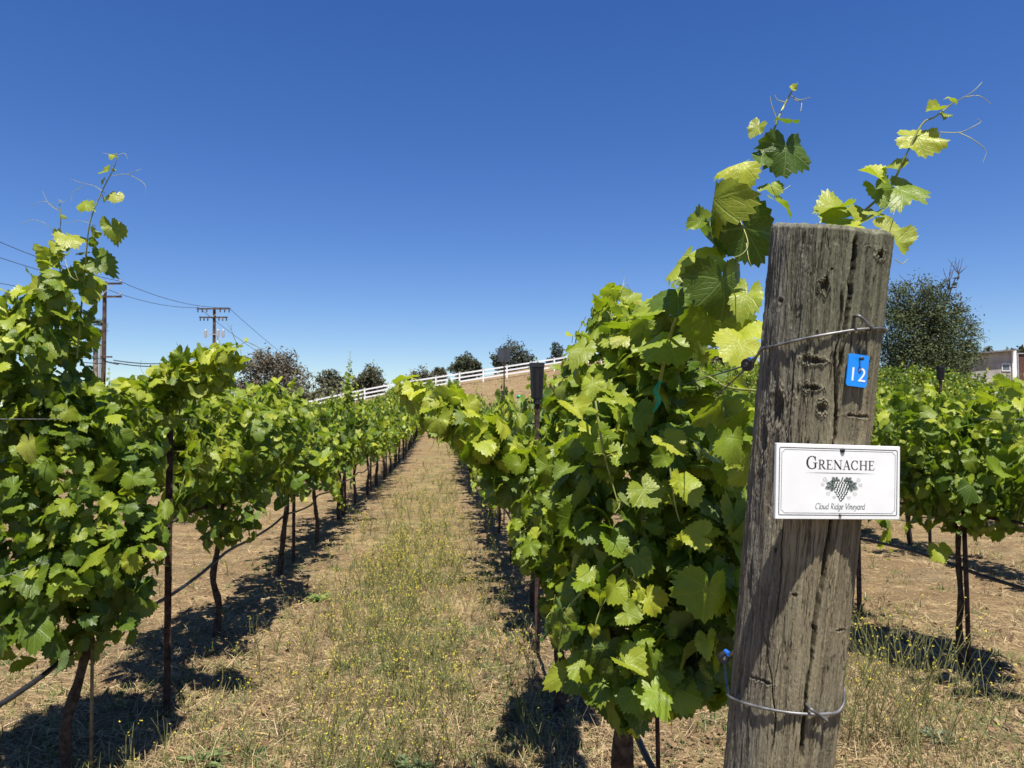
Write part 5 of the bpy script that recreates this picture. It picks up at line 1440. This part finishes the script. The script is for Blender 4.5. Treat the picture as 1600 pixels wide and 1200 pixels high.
def rrect(x, z, c, kindc):
    P = []
    for sx_, sz_, a0 in ((1, 1, 0), (-1, 1, 90), (-1, -1, 180), (1, -1, 270)):
        if kindc == 'round': P += list(arc(sx_*(x-c), sz_*(z-c), c, c, a0, a0+90, 7))
        else:
            q = arc(sx_*x, sz_*z, c, c, a0+270, a0+180, 9) if False else None
            e = [(x, z-c), (x-c*.45, z-c*.80), (x-c*.80, z-c*.45), (x-c, z)]
            e = [(sx_*a, sz_*b) for a, b in e]
            if sx_*sz_ < 0: e = e[::-1]
            P += e
    P.append(P[0]); return np.array(P)
Po = rrect(78*mm, 43.6*mm, 2*mm, 'round')*1.0
bd.rib(np.vstack([Po, Po[1:2]]), 1.0*mm); Pi_ = rrect(75.2*mm, 41.0*mm, 3.6*mm, 'notch'); bd.rib(np.vstack([Pi_, Pi_[1:2]]), .5*mm)
bd.m.build('border', M['ink'], sign)
tx = Ink(fy-.00004); x = -43.5*mm; caps = 'GRENACHE'
adv = {'G': .92, 'R': .80, 'E': .72, 'N': .94, 'A': .82, 'C': .84, 'H': .92}
hb, hsn = 17.0*mm, 12.4*mm
fit = (91.5*mm - adv['G']*hb)/(sum(adv[c] for c in caps[1:])*hsn)
for i, c in enumerate(caps):
    s = hb if i == 0 else hsn
    glyph(tx, c, x, 16.4*mm, s); x += adv[c]*s*(1 if i == 0 else fit)
tx.m.build('variety_lettering', M['ink'], sign)
ru = Ink(fy-.00004); ru.rib([(-43*mm, 11.6*mm), (-20*mm, 11.6*mm), (2.5*mm, 11.6*mm), (25*mm, 11.6*mm), (48*mm, 11.6*mm)], [.1*mm, .55*mm, .75*mm, .55*mm, .1*mm]); ru.m.build('rule_line', M['grey_ink'], sign)
it = Ink(fy-.00004); italic(it, 'Cloud Ridge Vineyard', -31.5*mm, -35.6*mm, 4.6*mm, 66*mm); it.m.build('vineyard_lettering', M['grey_ink'], sign)
# grape cluster between two vine leaves
gl = Ink(fy-.00003); em = Ink(fy-.00004); hl = Ink(fy-.00016); cxm = 3.2
rr_ = rng(9)
for k, n in enumerate((5, 6, 6, 5, 5, 4, 3, 2, 1)):
    for i in range(n):
        bx = cxm + (i-(n-1)/2)*3.55 + (k % 2)*.5 - k*.10; bz = -1.2 - k*2.75
        em.disc(bx*mm, bz*mm, 2.15*mm); hl.disc((bx-.35)*mm, (bz+.45)*mm, 1.05*mm, 12, 1.35, -.35)
vl = Ink(fy-.00020)
for sgn in (-1, 1):
    def lt(p): p = np.asarray(p, float); return np.stack([(cxm+sgn*p[:, 0])*mm, p[:, 1]*mm], -1)
    for ctr, scl, rot in (((7.5, 1.0), 7.6, 48), ((12.0, -4.5), 10.5, -28)):
        q = np.linspace(-176, 176, 60); rad_ = np.interp(np.abs(q), LOBE_A, np.array([.78, .66, .46, .54, .66, .55, .42, .50, .56, .48, .44, .34, .24, .10]))*scl*np.where(np.arange(60) % 2 == 0, 1.10, .92)
        ang = np.radians(q+rot); O = np.stack([ctr[0]+rad_*1.25*np.cos(ang), ctr[1]+rad_*1.15*np.sin(ang)], -1)
        gl.poly(lt(O) if sgn > 0 else lt(O)[::-1]); em.rib(lt(np.vstack([O, O[:1]])), .45*mm)
        for vq in (-108, -54, 0, 54, 108):
            Lr = np.interp(abs(vq), LOBE_A, LOBE_R)*scl*1.2; a_ = math.radians(vq+rot)
            em.rib(lt([ctr, (ctr[0]+Lr*math.cos(a_), ctr[1]+Lr*math.sin(a_))]), [.8*mm, .25*mm])
            for fq in (.3, .5, .7):
                c0 = np.array(ctr)+Lr*fq*np.array([math.cos(a_), math.sin(a_)])
                for sd2 in (-.7, .7): em.rib(lt([c0, c0+Lr*.3*np.array([math.cos(a_+sd2), math.sin(a_+sd2)])]), [.45*mm, .2*mm])
    for c0, r0, turns, st in (((22, 3.5), 3.2, 1.3, 200), ((25.5, -3), 2.6, 1.3, 150), ((18, -15), 3.0, 1.2, 120), ((10, -19.5), 2.4, 1.2, 150)):
        q = np.linspace(0, 1, 26); ang = np.radians(st)+q*turns*6.28; rr2 = r0*(1-.75*q)
        em.rib(lt(np.stack([c0[0]+rr2*np.cos(ang), c0[1]+rr2*np.sin(ang)], -1)), .28*mm)
em.rib([((cxm-1)*mm, 0), (cxm*mm, 3*mm), ((cxm+1.5)*mm, 6.5*mm)], [1.3*mm, 1.1*mm, 1.4*mm])
M['pale_ink'] = plain('pale_green_print', (.34, .38, .35), .5, .3, 0, var=.3, scale=300)
eo = em.m.build('grape_emblem', M['green_ink'], sign); hl.m.build('berry_highlights', M['white_panel'], eo); gl.m.build('leaf_tint', M['pale_ink'], eo)
for x_, z_, rd in ((3.6, 41.5, 3.3), (1.6, -43.6, 1.9)):
    m = MB(); m.tube([(x_*mm, -STh-.0001, z_*mm), (x_*mm, -STh-.0012, z_*mm), (x_*mm, -STh-.0022, z_*mm)], [rd*mm, rd*mm*.9, rd*mm*.4], 16); m.build('nail', M['nail'] if rd < 3 else M['ink'], sign, True)

# ------------------------------------------------------------------ the blue number tag
a_t, h_t = hit(1336, 579)
tg = thing('number_tag', 'small blue plastic tag numbered 12 nailed to the post', 'tag')
tg.matrix_world = frame(a_t*.8, h_t, .0035) @ Matrix.Translation((.0035 if a_t > 0 else 0, 0, 0)) @ Matrix.Rotation(R(1.5), 4, 'Y') @ Matrix.Rotation(R(-2), 4, 'X')
TW, THh, TT_ = .0275, .0390, .0016
c_ = .003; O = np.vstack([arc(TW/2-c_, THh/2-c_, c_, c_, 0, 90, 6), arc(-TW/2+c_, THh/2-c_, c_, c_, 90, 180, 6), arc(-TW/2+c_, -THh/2+c_, c_, c_, 180, 270, 6), arc(TW/2-c_, -THh/2+c_, c_, c_, 270, 360, 6)])
m = MB(); n = len(O)
Vf = np.stack([O[:, 0], np.full(n, -TT_), O[:, 1]], -1); Vb = np.stack([O[:, 0], np.zeros(n), O[:, 1]], -1)
m.add(np.vstack([Vf, Vb, [[0, -TT_, 0]], [[0, 0, 0]]]), [[i, i+n, (i+1) % n+n, (i+1) % n] for i in range(n)], [[2*n, i, (i+1) % n] for i in range(n)] + [[2*n+1, n+(i+1) % n, n+i] for i in range(n)])
m.build('plate', M['blue'], tg)
cu = bpy.data.curves.new('number', 'FONT'); cu.body = '12'; cu.size = .0235; cu.align_x = 'CENTER'; cu.align_y = 'CENTER'; cu.extrude = .0001; cu.space_character = 1.05
to = bpy.data.objects.new('tmp', cu); COL.objects.link(to)
bpy.context.view_layer.update()
me = bpy.data.meshes.new_from_object(to.evaluated_get(bpy.context.evaluated_depsgraph_get())); bpy.data.objects.remove(to)
no = obj('number', me, M['white_paint'], tg); no.rotation_euler = (R(90), 0, 0); no.location = (0, -TT_-.0002, -.0058)
m = MB(); m.tube([(.001, .004, .0145), (.001, -TT_-.003, .0145), (.001, -TT_-.0042, .0145)], [.0012, .0012, .0026], 12); m.tube([(.001, -TT_-.0043, .0145), (.001, -TT_-.0055, .0145)], [.0026, .0022], 12); m.build('nail', M['nail'], tg, True)

# fallen red leaf by the post
v = Vine(900); p = px(1040, 1168, 3.0); gz = G(p[0], 3.0)
vme = leaves_mesh('fallen_leaf', np.array([[0, 0, .02]]), np.array([[.1, -.3, 1.0]]), np.array([[1.0, .3, 0]]), [.075], np.array([[.30, .04, .03]]), 40, 3)
tag(obj('fallen_leaf', vme, M['leaf'], None, (p[0], 3.0, gz)), 'fallen red leaf lying on straw below the post vine', 'leaf')
